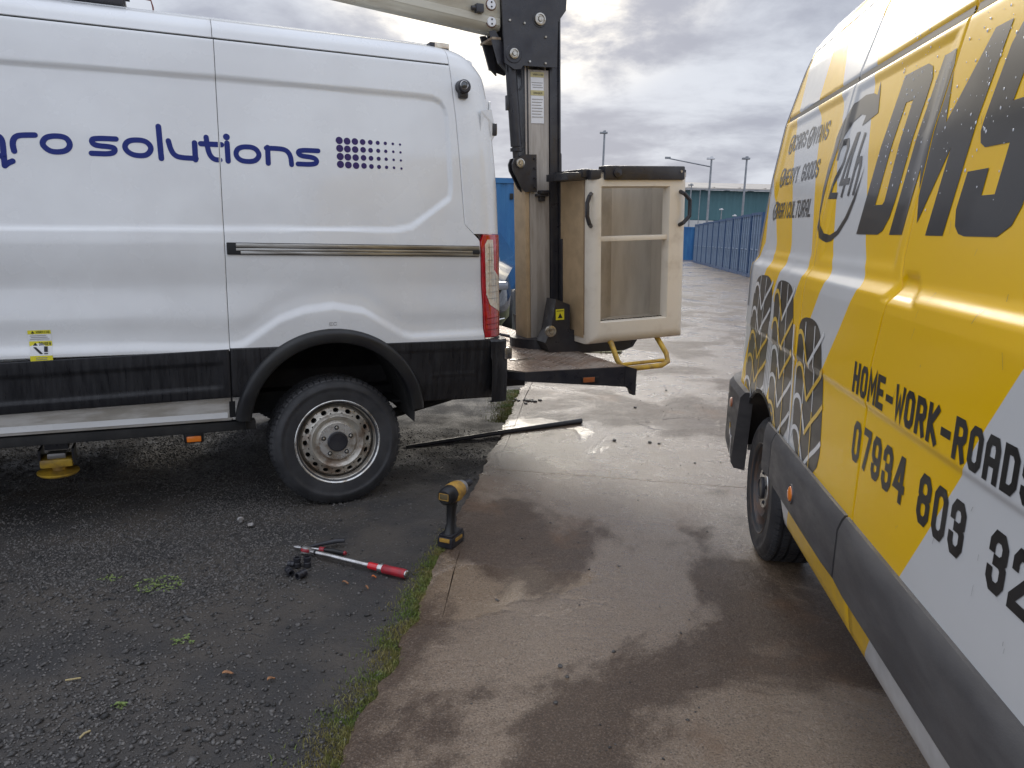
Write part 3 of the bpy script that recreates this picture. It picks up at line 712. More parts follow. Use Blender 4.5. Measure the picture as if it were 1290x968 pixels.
arch = lambda x, r_, zc=.455, xc=-.02: zc+np.sqrt(np.maximum(r_**2-(np.asarray(x)-xc)**2, 0))
seam_x = lambda z: np.interp(z, [p[1] for p in WSEAM[::-1]], [p[0] for p in WSEAM[::-1]])
T_ = lines([(.0, 3, .02), (.36, 4, .02), (.83, 4, .02), (.12, 1.5, .1)], 190)
GAP = .0028
Zbot = .84; Ztop = 2.241; ZR = 2.252
door = panel('sliding_door', W_ROOT, M['white_paint'], lines([(1, 2, .02)], 110), T_, -2.02, -.508-GAP, Zbot, Ztop, w_ins)
qp = panel('rear_side_panel', W_ROOT, M['white_paint'], lines([(0, 2, .02), (.86, 3, .05), (1, 2, .02)], 190), T_, -.508+GAP,
           lambda z: np.where(z > 1.375, seam_x(np.maximum(z, 1.38))-GAP, np.interp(z, [.8, 1.36, 1.375], [.790, .757, .755])),
           lambda x: np.where(np.abs(x+.02) < .46, np.maximum(arch(x, .455), Zbot), Zbot), Ztop, w_ins)
front_p = panel('front_side_panel', W_ROOT, M['white_paint'], lines([(1, 2, .02)], 60), lines([(0, 1, .05)], 60), -4.15, -2.02-2*GAP, Zbot, Ztop, w_ins)
panel('roof_rail_panel', W_ROOT, M['white_paint'], lines([], 40), lines([(0, 2, .05), (1, 1, .2)], 26), -2.02, -.513-GAP, ZR, 2.374, w_ins)
panel('roof_rail_panel', W_ROOT, M['white_paint'], lines([(1, 2, .05)], 60), lines([(0, 2, .05), (1, 1, .2)], 26), -.513+GAP, lambda z: seam_x(np.minimum(z, 2.3))-GAP, ZR, 2.374, w_ins)
panel('roof_rail_panel', W_ROOT, M['white_paint'], lines([], 30), lines([(0, 2, .05)], 20), -4.0, -2.02-2*GAP, ZR, 2.374, w_ins)
pil = panel('rear_corner_pillar', W_ROOT, M['white_paint'], lines([(1, 3, .3)], 54), lines([(0, 2, .05), (1, 3, .08)], 130), lambda z: np.where(z > 1.375, seam_x(np.clip(z, 1.38, 2.3))+GAP, .76), x_end, 1.409, lambda x: 2.374-.20*(1-np.sqrt(np.maximum(1-np.clip((x-.62)/.285, 0, .999)**2.2, 0))), w_ins)
# tail lamp
S_ = lines([(1, 2, .3)], 40)
tl = panel('tail_lamp', W_ROOT, M['red_lens'], S_, lines([(0, 2, .05), (1, 2, .05)], 60), lambda z: np.interp(z, [.85, 1.36, 1.404], [.795, .763, .778]), x_end, .858, 1.404, lambda X, Z: w_ins(X, Z, False), proud=.010, fl=.03)
lens = [(.783, 1.352), (.800, 1.380), (.838, 1.380), (.848, 1.22), (.895, 1.18), (.90, .99), (.822, 1.035), (.797, 1.09)]
lens_ins = lambda X, Z: w_ins(X, Z, False)-.012
cl = decal('reversing_lens', tl, M['clear_lens'], [lens], lens_ins, .0012, .02)
for k in range(9): decal('lens_rib', cl, M['alu'], [ribbon([(.803+.006*(k > 4), 1.34-.034*k), (.84+.045*sstep(k, 3, 6), 1.34-.034*k)], .0035)[0]], lens_ins, .0022, .02)
for k in range(4): decal('lens_rib', cl, M['alu'], [ribbon([(.812+.016*k, 1.36 if k < 2 else 1.20), (.822+.016*k, 1.075-.012*k)], .003)[0]], lens_ins, .0022, .02)
for a, b in (((.80, .93), (.9, .93)), ((.80, .90), (.9, .90)), ((.80, .96), (.9, .965))): decal('lens_rib', tl, material('lens_groove', (.22, .003, .006), .2), [ribbon([a, b], .004)[0]], lens_ins, .0008, .02)

# black cladding
c_ins = lambda X, Z: w_ins(X, Z, False)-.016
panel('door_cladding', W_ROOT, M['cladding'], lines([(1, 2, .02)], 60), lines([(0, 1, .05), (1, 1, .05)], 30), -2.02, -.512-GAP, lambda x: np.interp(x, [-2, -1.46, -.456], [.588, .594, .612]), lambda x: np.interp(x, [-2, -1.44, -.51], [.815, .824, .846]),
      lambda X, Z: c_ins(X, Z)+.007*(1-sstep(np.abs(Z-.70-.02*sstep(X, -1.5, -.5)), .052, .064))*(1-sstep(X, -.56, -.545)), proud=0)
panel('arch_front_cladding', W_ROOT, M['cladding'], lines([], 24), lines([], 30), -.508+GAP, lambda z: -.02-np.sqrt(np.maximum(.462**2-(z-.455)**2, 0)), .610, .850, c_ins)
panel('sill_panel', W_ROOT, M['sill_paint'], lines([], 40), lines([(1, 2, .1)], 14), -2.02, -.512-GAP, .486, lambda x: np.interp(x, [-2, -1.46, -.456], [.586, .592, .609]), lambda X, Z: w_ins(X, Z, False)+.002)
panel('sill_panel', W_ROOT, M['sill_paint'], lines([], 6), lines([(1, 2, .1)], 10), -.508+GAP, -.455, .488, .608, lambda X, Z: w_ins(X, Z, False)+.002)
panel('rear_cladding', W_ROOT, M['cladding'], lines([(1, 3, .2)], 70), lines([(1, 1, .05)], 40), lambda z: -.02+np.sqrt(np.maximum(.462**2-(z-.455)**2, 0)), x_end, lambda x: np.interp(x, [.4, .9], [.522, .512]), .848,
      lambda X, Z: c_ins(X, Z)-.006*sstep(Z, .795, .805)-.003*(1-sstep(np.abs(Z-.665), .004, .009))*(X > .5)*(X < .74))
# wheel arch trim: a swept lip
def arch_trim(m):
    V = []; F = []; n = 72
    prof_ = [(.408, .060), (.404, -.022), (.409, -.034), (.420, -.040), (.452, -.040), (.464, -.036), (.474, -.024), (.478, -.008), (.478, .02)]
    for i in range(n+1):
        a = R(4.5)+(pi-R(9))*i/n; 
        for r_, y in prof_: V.append((-.02+r_*math.cos(a)*(1.0 if a < pi/2 else 1.0), y+float(wp(.455+r_*math.sin(a)))*.6, .455+r_*math.sin(a)))
    k = len(prof_)
    for i in range(n):
        for j in range(k-1): F.append((i*k+j, i*k+j+1, (i+1)*k+j+1, (i+1)*k+j))
    m.add(V, F)
part('wheel_arch_trim', M['trim'], W_ROOT, arch_trim)
part('wheel_housing', M['liner'], W_ROOT, lambda m: ([m.add([(-.02+.43*math.cos(a), y, .455+.43*math.sin(a)) for a in np.linspace(R(-6), R(186), 30) for y in (.03, .62)], [(2*i, 2*i+2, 2*i+3, 2*i+1) for i in range(29)]), m.add([(-.02+.43*math.cos(a), .62, .455+.43*math.sin(a)) for a in np.linspace(R(2), R(178), 30)]+[(-.02, .62, .50)], [(i, i+1, 30) for i in range(29)])]))
# rear bumper corner
def bumper(m):
    P = [(.83, -.020), (.89, -.020), (.928, .0), (.945, .04), (.950, .12), (.950, 1.0), (.950, 1.88), (.945, 1.96), (.925, 2.0), (.88, 2.03)]
    zs = [(.505, .02), (.50, -.0), (.64, -.002), (.735, 0), (.75, .006), (.835, .006), (.846, .014), (.85, .06)]
    V = []; F = []
    for x, y in P:
        for z, ins in zs:
            yy = y+ins*(1 if y < 1 else -1); V.append((x-ins*.8, yy, z))
    k = len(zs)
    for i in range(len(P)-1):
        for j in range(k-1): F.append((i*k+j, i*k+j+1, (i+1)*k+j+1, (i+1)*k+j))
    m.add(V, F)
bu = part('rear_bumper', M['cladding'], W_ROOT, bumper)
part('bumper_reflector', M['chrome'], bu, lambda m: m.box(.905, .95, -.018, .03, .735, .80, .006))
# shell behind the panels: roof, rear, far side, floor
def shell(m):
    # cross-section swept along x; near side kept back behind the sheets
    def ringp(x, zmin, yn, sx=0.):
        top = 2.385
        return [(x, yn, zmin), (x, yn, 1.35), (x, yn+.09, 2.15), (x, yn+.16, 2.30), (x, .33, top-sx), (x, 1.03, top+.035-sx), (x, 1.73, top-sx), (x, 1.90, 2.30-sx), (x, 1.97, 2.15), (x, 2.05, 1.35), (x, 2.06, zmin)]
    def seg(xs, zmin, yn):
        V = []; F = []
        for x, s in xs: V += ringp(x, zmin, yn, s)
        k = 11
        for i in range(len(xs)-1):
            for j in range(k): F.append((i*k+j, i*k+(j+1) % k, (i+1)*k+(j+1) % k, (i+1)*k+j))
        F.append(tuple(range(k))); F.append(tuple((len(xs)-1)*k+j for j in range(k))[::-1]); m.add(V, F)
    seg([(-4.3, 0), (-.53, 0)], .50, .045); seg([(-.53, 0), (.50, 0)], .93, .045); seg([(.50, 0), (.62, .0), (.78, .05)], .52, .07)
    m.box(.74, .86, .16, 1.92, .52, 2.12, .03)
inner = part('body_shell', M['white_paint'], W_ROOT, shell, sharp=30)
part('seam_backing', M['seam'], W_ROOT, lambda m: ([m.add([(-.508+d, float(w_ins(np.array([-.508+d]), np.array([z]))[0])+.0155, z) for z in np.linspace(.5, 2.36, 70) for d in (-.014, .014)], [(2*i, 2*i+1, 2*i+3, 2*i+2) for i in range(69)])], [m.add([(a, float(w_ins(np.array([a]), np.array([z]), False)[0])+.0165, z) for z in (2.225, 2.262) for a in (-2.0, -1., 0, .3, .5, .57)], [(i, i+1, i+7, i+6) for i in range(5)])], [m.add([(float(seam_x(z))+d, float(w_ins(np.array([float(seam_x(z))+d]), np.array([z]), False)[0])+.0145, z) for z in np.linspace(1.385, 2.36, 24) for d in (-.014, .014)], [(2*i, 2*i+1, 2*i+3, 2*i+2) for i in range(23)])]), smooth=False)
part('rear_door', M['white_paint'], W_ROOT, lambda m: (m.box(.86, .872, .17, 1.02, .80, 2.10, .005), m.box(.86, .872, 1.03, 1.88, .80, 2.10, .005)))
# slide rail
rail = part('door_rail', M['seam'], W_ROOT, lambda m: m.box(-.500, .752, -.0035, .03, 1.290, 1.346, .003))
part('rail_channel', M['alu'], rail, lambda m: (m.box(-.46, .752, -.0075, .0, 1.3235, 1.3435, .003), m.box(-.44, .752, -.006, .0, 1.293, 1.307, .002), m.box(-.46, .72, -.0045, .0, 1.3085, 1.321, .002)))
part('rail_end', M['seam'], rail, lambda m: m.box(.715, .754, -.0085, .0, 1.302, 1.324, .003))
# roof fittings
lamp = part('roof_lamp', M['black_steel'], W_ROOT, lambda m: (m.box(.540, .645, .20, .27, 2.340, 2.370, .006), m.box(.585, .63, .21, .25, 2.30, 2.342, .004)))
part('lamp_lens', M['clear_lens'], lamp, lambda m: m.box(.565, .641, .193, .202, 2.344, 2.366, .003))
yc = float(w_ins(np.array([.672]), np.array([2.13]), False)[0])
sc_ = part('side_camera', M['black_steel'], W_ROOT, lambda m: (m.lathe([(.0, -.052), (.026, -.052), (.034, -.045), (.036, -.01), (.036, .03)], 24, Matrix.Translation((.672, yc, 2.14))), m.box(.65, .70, yc-.03, yc+.02, 2.085, 2.125, .01)))
part('camera_lens', M['glass'], sc_, lambda m: m.lathe([(.0, -.0555), (.012, -.055), (.017, -.052)], 20, Matrix.Translation((.668, yc, 2.145))))
part('camera_ring', M['chrome'], sc_, lambda m: m.lathe([(.017, -.0535), (.019, -.056), (.022, -.0535)], 20, Matrix.Translation((.668, yc, 2.145))))
pm = part('rear_marker_bump', M['white_paint'], W_ROOT, lambda m: m.add([(.775, .07, 2.035), (.775, .07, 1.905), (.87, .16, 1.885), (.87, .16, 2.06), (.845, .135, 1.99), (.845, .135, 1.915), (.885, .15, 1.92), (.885, .15, 1.985), (.80, .2, 2.03), (.80, .2, 1.91)], [(0, 1, 5, 4), (4, 5, 6, 7), (0, 4, 7, 3), (1, 2, 6, 5)]), sharp=20)
part('marker_lamp', M['black_steel'], pm, lambda m: m.box(.872, .898, .142, .165, 1.925, 1.988, .004))
part('marker_lens', M['chrome'], pm, lambda m: m.box(.895, .9, .145, .16, 1.932, 1.98, .002))
# black stowed gantry on the roof, with a cable end
ga = part('roof_gantry', M['black_steel'], W_ROOT, lambda m: (m.box(-4.0, -.868, .30, .46, 2.385, 2.60, .01), m.box(-.90, -.862, .31, .45, 2.39, 2.42, .008), m.tube([(-.868, .33, 2.43), (-.845, .33, 2.43)], .02, 10)))
part('gantry_cable', material('cable_red_brown', (.16, .03, .02), .5), ga, lambda m: m.tube([(-.85, .33, 2.440), (-.80, .33, 2.432), (-.757, .33, 2.428), (-.750, .33, 2.40), (-.748, .33, 2.36)], .0035, 6))
part('gantry_bolt', M['bolt'], ga, lambda m: m.lathe([(.0, -.012), (.012, -.012), (.014, 0)], 8, Matrix.Translation((-1.005, .30, 2.43))))
# chassis rail, side marker lamp
part('chassis_rail', M['dark'], W_ROOT, lambda m: (m.box(-2.4, -.40, .06, .12, .428, .476, .008), m.box(-4.2, .9, .5, .62, .42, .52), m.box(-.62, -.55, .1, .5, .44, .48), m.box(.45, .92, .10, .5, .50, .53)))
am = part('side_marker', M['trim'], W_ROOT, lambda m: m.box(-.733, -.643, .085, .11, .375, .43, .01))
part('marker_lens', M['amber'], am, lambda m: m.box(-.722, -.655, .078, .09, .382, .412, .006))
part('suspension_shade_boxes', M['dark'], W_ROOT, lambda m: (m.tube([(-.02, .15, .34), (-.02, 1.9, .34)], .055, 14), m.box(-.75, .75, .55, .62, .42, .45), m.box(.35, .75, .3, .7, .46, .475), m.tube([(.2, .5, .3), (.75, .45, .44)], .03, 8), m.box(-4.0, -.85, .85, 1.95, .22, .46, .03), m.box(-.74, .1, .9, 1.6, .30, .5, .03), m.box(-.4, .42, .62, 1.5, .62, .8)))  # suspension, plus large boxes added to keep the space under the van dark
wheel = empty('wheel', (0, .042, .332), rot=(R(-4), 0, 0)); wheel.parent = W_ROOT; build_wheel(wheel, .335, .221, .215)
w2_ = empty('wheel', (0, 2.03, .348), pi); w2_.parent = W_ROOT; build_wheel(w2_, .348, .225, .215)
w3 = empty('wheel', (-3.3, .03, .348)); w3.parent = W_ROOT; build_wheel(w3, .348, .225, .215)
w4 = empty('wheel', (-3.3, 2.03, .348), pi); w4.parent = W_ROOT; build_wheel(w4, .348, .225, .215)
# cab ahead of the load space (out of the picture)
part('cab', M['white_paint'], W_ROOT, lambda m: m.prism([(-4.15, .45), (-4.15, 2.38), (-4.45, 2.30), (-5.05, 1.55), (-5.55, 1.35), (-5.72, 1.0), (-5.75, .45)], .03, 2.03), smooth=False)
part('windscreen', M['glass'], W_ROOT, lambda m: m.add([(-4.46, .2, 2.27), (-4.46, 1.86, 2.27), (-5.04, 1.86, 1.58), (-5.04, .2, 1.58)], [(0, 1, 2, 3)]))
# yellow outrigger foot under the sill
of = part('outrigger_foot', M['yellow_steel'], W_ROOT, lambda m: (m.lathe([(.0, 0), (.085, .0), (.092, .008), (.092, .014), (.03, .022), (.0, .022)], 32, Matrix.Translation((-1.305, .32, .215)) @ Matrix.Rotation(-pi/2, 4, 'X') @ Matrix.Rotation(pi, 4, 'X')), m.box(-1.372, -1.232, .25, .38, .262, .305, .012), m.tube([(-1.30, .32, .22), (-1.30, .32, .27)], .03, 12)))
part('outrigger_leg', M['black_steel'], of, lambda m: (m.box(-1.35, -1.25, .28, .38, .345, .6), m.box(-1.375, -1.365, .26, .37, .28, .35), m.box(-1.235, -1.225, .26, .37, .28, .35)))
part('outrigger_pad', M['tool_grey'], of, lambda m: m.box(-1.34, -1.26, .265, .33, .302, .33, .008))
# lettering
wl = []
for closed, pts in WL:
    P = chaikin(pts, closed, 3); wl.append(ribbon(P, .0225 if len(pts) > 2 or closed else .0235, closed, cap=1))
DG = [(-.508-GAP-.002, -.508+GAP+.002)]
for grp in ((0, 1, 2), (3,), (4,), (5,), (6,), (7,), (8, 9), (10, 11), (12, -1), (13,), (14, 15), (16,)):
    P_ = sum([circle(*WD[-1]) and [circle(*WD[-1])] if g < 0 else wl[g] for g in grp], [])
    decal('letter', door if max(grp) < 12 and grp[0] < 12 else qp, M['navy'], P_, w_ins, .0012, .05, DG)
for x, z, r_ in WD[:-1]: decal('dot', qp, M['purple'], [circle(x, z, r_)], w_ins, .0012, .05)
# warning stickers on the door
def rect(x0, x1, z0, z1, sk=0.): return [(x0, z1), (x0+sk, z0), (x1+sk, z0), (x1, z1)][::-1]
st = decal('warning_sticker', door, M['sticker_white'], [rect(-1.325, -1.238, .915, .960), rect(-1.322, -1.237, .826, .912)], w_ins, .0012, .03)
for q_ in (rect(-1.325, -1.238, .943, .960), rect(-1.322, -1.237, .890, .912), rect(-1.322, -1.237, .826, .850)): decal('sticker_band', st, M['sticker_yellow'], [q_], w_ins, .002, .03)
decal('sticker_picture', st, M['seam'], [[(-1.309, .893), (-1.300, .907), (-1.291, .893)], [(-1.309, .887), (-1.298, .887), (-1.272, .858), (-1.284, .858)], rect(-1.268, -1.254, .866, .889), rect(-1.268, -1.254, .857, .861), [(-1.313, .946), (-1.306, .957), (-1.299, .946)]], w_ins, .0028, .03)
# ---- small block lettering ----
G = {'A': [[(0, 0), (0, .8), (.2, 1), (.8, 1), (1, .8), (1, 0)], [(0, .42), (1, .42)]], 'B': [[(0, 0), (0, 1), (.75, 1), (1, .85), (1, .65), (.8, .52), (0, .52)], [(.8, .52), (1, .38), (1, .15), (.75, 0), (0, 0)]],
 'C': [[(1, .75), (1, .85), (.75, 1), (.25, 1), (0, .85), (0, .15), (.25, 0), (.75, 0), (1, .15), (1, .25)]], 'D': [[(0, 0), (0, 1), (.7, 1), (1, .82), (1, .18), (.7, 0), (0, 0)]],
 'E': [[(1, 1), (0, 1), (0, 0), (1, 0)], [(0, .5), (.8, .5)]], 'G': [[(1, .75), (1, .85), (.75, 1), (.25, 1), (0, .85), (0, .15), (.25, 0), (.75, 0), (1, .15), (1, .48), (.55, .48)]],
 'H': [[(0, 0), (0, 1)], [(1, 0), (1, 1)], [(0, .5), (1, .5)]], 'I': [[(.5, 0), (.5, 1)]], 'K': [[(0, 0), (0, 1)], [(1, 1), (.15, .5), (1, 0)]], 'L': [[(0, 1), (0, 0), (1, 0)]],
 'M': [[(0, 0), (0, 1), (.5, .35), (1, 1), (1, 0)]], 'N': [[(0, 0), (0, 1), (1, 0), (1, 1)]], 'O': [[(.25, 0), (0, .15), (0, .85), (.25, 1), (.75, 1), (1, .85), (1, .15), (.75, 0), (.25, 0)]],
 'R': [[(0, 0), (0, 1), (.75, 1), (1, .85), (1, .6), (.75, .46), (0, .46)], [(.55, .46), (1, 0)]], 'S': [[(1, .8), (1, .85), (.75, 1), (.25, 1), (0, .85), (0, .62), (.25, .52), (.75, .48), (1, .38), (1, .15), (.75, 0), (.25, 0), (0, .15), (0, .2)]],
 'T': [[(0, 1), (1, 1)], [(.5, 1), (.5, 0)]], 'U': [[(0, 1), (0, .15), (.25, 0), (.75, 0), (1, .15), (1, 1)]], 'V': [[(0, 1), (.5, 0), (1, 1)]], 'W': [[(0, 1), (.2, 0), (.5, .65), (.8, 0), (1, 1)]], 'Y': [[(0, 1), (.5, .5), (1, 1)], [(.5, .5), (.5, 0)]],
 '-': [[(.1, .45), (.9, .45)]], ' ': [], '0': [[(.25, 0), (0, .15), (0, .85), (.25, 1), (.75, 1), (1, .85), (1, .15), (.75, 0), (.25, 0)]], '1': [[(.2, .85), (.5, 1), (.5, 0)]],
 '2': [[(0, .75), (0, .85), (.25, 1), (.75, 1), (1, .85), (1, .6), (0, .12), (0, 0), (1, 0)]], '3': [[(0, .75), (0, .85), (.25, 1), (.75, 1), (1, .85), (1, .62), (.75, .52), (.4, .52)], [(.75, .52), (1, .42), (1, .15), (.75, 0), (.25, 0), (0, .15), (0, .25)]],
 '4': [[(.85, 0), (.85, 1), (.65, 1), (0, .3), (1.1, .3)]], '7': [[(0, 1), (1, 1), (1, .85), (.45, 0)]],
 '8': [[(.25, .52), (0, .62), (0, .85), (.25, 1), (.75, 1), (1, .85), (1, .62), (.75, .52), (.25, .52), (0, .42), (0, .15), (.25, 0), (.75, 0), (1, .15), (1, .42), (.75, .52)]],
 '9': [[(.05, .2), (.05, .12), (.25, 0), (.75, 0), (1, .15), (1, .85), (.75, 1), (.25, 1), (0, .85), (0, .55), (.25, .42), (1, .42)]]}
def text_polys(s, x, z, adv, w, h, th, slant=0.):
    out = []
    for i, ch in enumerate(s):
        for st_ in G[ch]:
            P = [(x+i*adv+th/2+p[0]*(w-th)+slant*p[1], z+th/2+p[1]*(h-th)) for p in st_]; cl_ = len(P) > 3 and P[0] == P[-1]
            if cl_: P = P[:-1]
            if not cl_:                        # square ends reach the full outline
                P = [np.array(p) for p in P]
                d = P[0]-P[1]; P[0] = P[0]+d/np.linalg.norm(d)*th/2; d = P[-1]-P[-2]; P[-1] = P[-1]+d/np.linalg.norm(d)*th/2
            out += ribbon(P, th, cl_)
    return out
decal('sticker_writing', st, M['seam'], text_polys('WARNING', -1.294, .946, .0075, .006, .011, .0016)+text_polys('DANGER', -1.286, .893, .0078, .0064, .015, .002), w_ins, .0028, .03)
decal('sticker_small_print', st, M['tool_grey'], [rect(-1.318+.004*(k % 2), -1.245-.006*(k % 3), .920+.0075*k, .9225+.0075*k) for k in range(3)]+[rect(-1.30, -1.258, .832+.008*k, .835+.008*k) for k in range(2)], w_ins, .0028, .03)
decal('fuel_sticker', qp, M['tool_grey'], text_polys('EC', -.040, .948, .02, .016, .016, .002), w_ins, .0012, .03)
# ---------------- platform lift on the rear deck ----------------
dk = empty('rear_deck'); dk.parent = W_ROOT
DT = .645
part('deck_frame', M['black_steel'], dk, lambda m: (m.add(
    [(x, y, z) for z in (DT-.006, DT-.05) for x, y in ((.90, .24), (1.06, .045), (1.73, .045), (1.73, 2.0), (.90, 2.0))], [(4, 3, 2, 1, 0), (5, 6, 7, 8, 9)]+[(i, (i+1) % 5, 5+(i+1) % 5, 5+i) for i in range(5)]),
    m.add([(1.06, .043, DT-.002), (1.735, .043, DT-.002), (1.79, .043, DT-.02), (1.79, .043, DT-.17), (1.73, .043, DT-.125), (1.06, .043, DT-.055), (1.06, .058, DT-.002), (1.735, .058, DT-.002), (1.79, .058, DT-.02), (1.79, .058, DT-.17), (1.73, .058, DT-.125), (1.06, .058, DT-.055)], [(0, 1, 2, 3, 4, 5), (11, 10, 9, 8, 7, 6)]+[(i, (i+1) % 6, 6+(i+1) % 6, 6+i) for i in range(6)]),
    m.add([(1.72, .04, DT-.0), (1.735, .04, DT), (1.80, .04, DT-.02), (1.80, .04, DT-.18), (1.785, .04, DT-.18), (1.76, .04, DT-.13), (1.72, .04, DT-.12), (1.72, .09, DT-.0), (1.735, .09, DT), (1.80, .09, DT-.02), (1.80, .09, DT-.18), (1.785, .09, DT-.18), (1.76, .09, DT-.13), (1.72, .09, DT-.12)], [(0, 1, 2, 3, 4, 5, 6), (13, 12, 11, 10, 9, 8, 7)]+[(i, (i+1) % 7, 7+(i+1) % 7, 7+i) for i in range(7)]),
    m.box(.93, 1.2, .35, 1.7, .50, DT-.05)), smooth=False)
def tread(m):
    m.add([(x, y, z) for z in (DT, DT-.004) for x, y in ((.91, .26), (1.065, .055), (1.72, .055), (1.72, 1.99), (.91, 1.99))], [(4, 3, 2, 1, 0), (5, 6, 7, 8, 9)]+[(i, (i+1) % 5, 5+(i+1) % 5, 5+i) for i in range(5)])
part('deck_plate', M['deck'], dk, tread, smooth=False)
def lugs(m):
    k = 0; y = .08
    while y < 1.95:
        x = .93
        j = 0
        while x < 1.70:
            if not (x < 1.07 and y < .26-(x-.91)*1.3+.02):
                a = R(45) if (j+k) % 2 else R(-45); c, s = math.cos(a)*.014, math.sin(a)*.014; p, q = -math.sin(a)*.0035, math.cos(a)*.0035
                m.add([(x-c, y-s, DT), (x+p, y+q, DT+.0022), (x+c, y+s, DT), (x-p, y-q, DT+.0022), (x-p*1.6, y-q*1.6, DT), (x+p*1.6, y+q*1.6, DT)], [(0, 4, 3), (4, 2, 3), (0, 3, 1), (3, 2, 1), (0, 1, 5), (1, 2, 5)])
            x += .032; j += 1
        y += .032; k += 1
tag(part('deck_lugs', M['deck'], dk, lugs, smooth=False), kind='stuff')
part('deck_edge_bar', M['chrome'], dk, lambda m: m.box(1.13, 1.30, .42, .445, DT, DT+.006, .002))
part('deck_corner_bar', M['black_steel'], dk, lambda m: m.tube([(1.42, 1.35, DT+.03), (1.55, 1.0, DT+.02)], .012, 6))
dm = part('deck_marker', M['trim'], dk, lambda m: m.box(1.42, 1.535, .034, .044, DT-.083, DT-.047, .004))
part('marker_lens', M['amber_dark'], dm, lambda m: m.box(1.43, 1.505, .029, .036, DT-.08, DT-.05, .003))

LIFT = empty('platform_lift', (0, 0, 0), label='aerial platform lift behind the white van with cream bucket, grey mast and cream boom', cat='lift')
LIFT.matrix_world = W_ROOT.matrix_basis @ Matrix.Translation((1.45, .85, .65)) @ Matrix.Rotation(R(-2.6), 4, 'Y')
# mast
mast = part('mast', M['mast_paint'], LIFT, lambda m: (m.box(.028, .172, .02, .03, .055, 1.78, .003), m.box(.028, .172, .20, .21, .055, 2.5, .003), m.box(.004, .016, .02, .21, .055, 2.5, .003), m.box(.03, .036, .03, .2, .055, 2.4), m.box(.150, .156, .03, .2, .055, 2.4)), sharp=30)
part('mast_side', M['tan_side'], mast, lambda m: m.box(-.004, .026, .019, .205, .05, 1.12, .004))
part('mast_channel', M['black_steel'], mast, lambda m: (m.box(.176, .245, .012, .215, .0, 2.30, .006), m.box(.245, .285, .05, .18, 1.14, 1.28, .015), m.box(.236, .250, .0, .03, .0, 2.3, .004)), sharp=30)
part('mast_side_dark', M['black_steel'], mast, lambda m: m.box(-.002, .026, .021, .20, 1.12, 1.80, .003))
part('mast_peg', M['black_steel'], mast, lambda m: (m.box(.065, .15, -.02, .02, .995, 1.012, .004), m.box(.085, .15, -.035, .02, 1.012, 1.035, .006), m.box(.09, .13, -.005, .02, .965, .996, .004)))
stk = part('mast_sticker', M['sticker_white'], mast, lambda m: m.box(.044, .135, .0165, .0195, 1.455, 1.765))
for z_ in (1.735, 1.625): part('sticker_band', material('faded_yellow', (.50, .44, .22), .5), stk, lambda m: m.box(.042, .137, .0145, .0164, z_, z_+.031), smooth=False)
part('sticker_print', M['tool_grey'], stk, lambda m: [m.box(.050+.004*(k % 3), .128-.008*(k % 2), .0145, .0162, 1.70-.014*k, 1.704-.014*k) for k in range(3)]+[m.box(.050, .128-.006*(k % 3), .0145, .0162, 1.60-.018*k, 1.604-.018*k) for k in range(7)] and None, smooth=False)
part('sticker_writing', M['seam'], stk, lambda m: [m.add([(p[0], .0138, p[1]) for p in P], [tuple(range(len(P)))]) for P in text_polys('WARNING', .058, 1.744, .0105, .0085, .012, .0018)+text_polys('DANGER', .062, 1.633, .0105, .0085, .012, .0018)] and None, smooth=False, fix=False)
# head plates, pins, bolts
head = part('head_plate', M['black_steel'], LIFT, lambda m: (m.prism([(-.18, 2.55), (-.155, 1.80), (-.09, 1.765), (-.045, 1.77), (-.03, 1.79), (.205, 1.79), (.215, 2.06), (.27, 2.13), (.30, 2.55)], -.035, -.02), m.prism([(-.18, 2.55), (-.155, 1.80), (-.045, 1.77), (-.03, 1.79), (.205, 1.79), (.215, 2.06), (.30, 2.55)], .225, .24),
    m.prism([(-.155, 1.92), (-.20, 1.99), (-.235, 1.985), (-.18, 1.80), (-.13, 1.755)], .0, .02), m.prism([(-.155, 1.92), (-.20, 1.99), (-.235, 1.985), (-.18, 1.80), (-.13, 1.755)], .16, .18)), smooth=False)
def pin(m, x, z, r_, y=-.035):
    m.lathe([(.0, y-.02), (r_*.35, y-.02), (r_*.45, y-.012), (r_*.7, y-.012), (r_*.72, y-.018), (r_*.95, y-.016), (r_, y-.008), (r_, y+.002)], 20, Matrix.Translation((x, 0, z)))
for x, z, r_ in ((.085, 2.065, .038), (-.095, 1.855, .032)): part('pivot_pin', M['bolt'], head, lambda m: pin(m, x, z, r_))
for x, z in ((-.118, 2.045), (-.02, 2.035), (-.005, 2.18), (-.11, 2.19), (.125, 1.965), (.013, 1.815), (.122, 1.81)):
    part('plate_bolt', M['bolt'], head, lambda m: m.lathe([(.0, -.045), (.006, -.045), (.009, -.041), (.009, -.03)], 8, Matrix.Translation((x, 0, z))))
part('pin_boss', M['black_steel'], head, lambda m: m.lathe([(.0, -.04), (.052, -.04), (.056, -.036), (.056, -.03)], 28, Matrix.Translation((-.095, 0, 1.855))))
part('pin_boss', M['black_steel'], head, lambda m: m.lathe([(.0, -.0385), (.046, -.0385), (.048, -.036), (.048, -.03)], 28, Matrix.Translation((.085, 0, 2.065))))
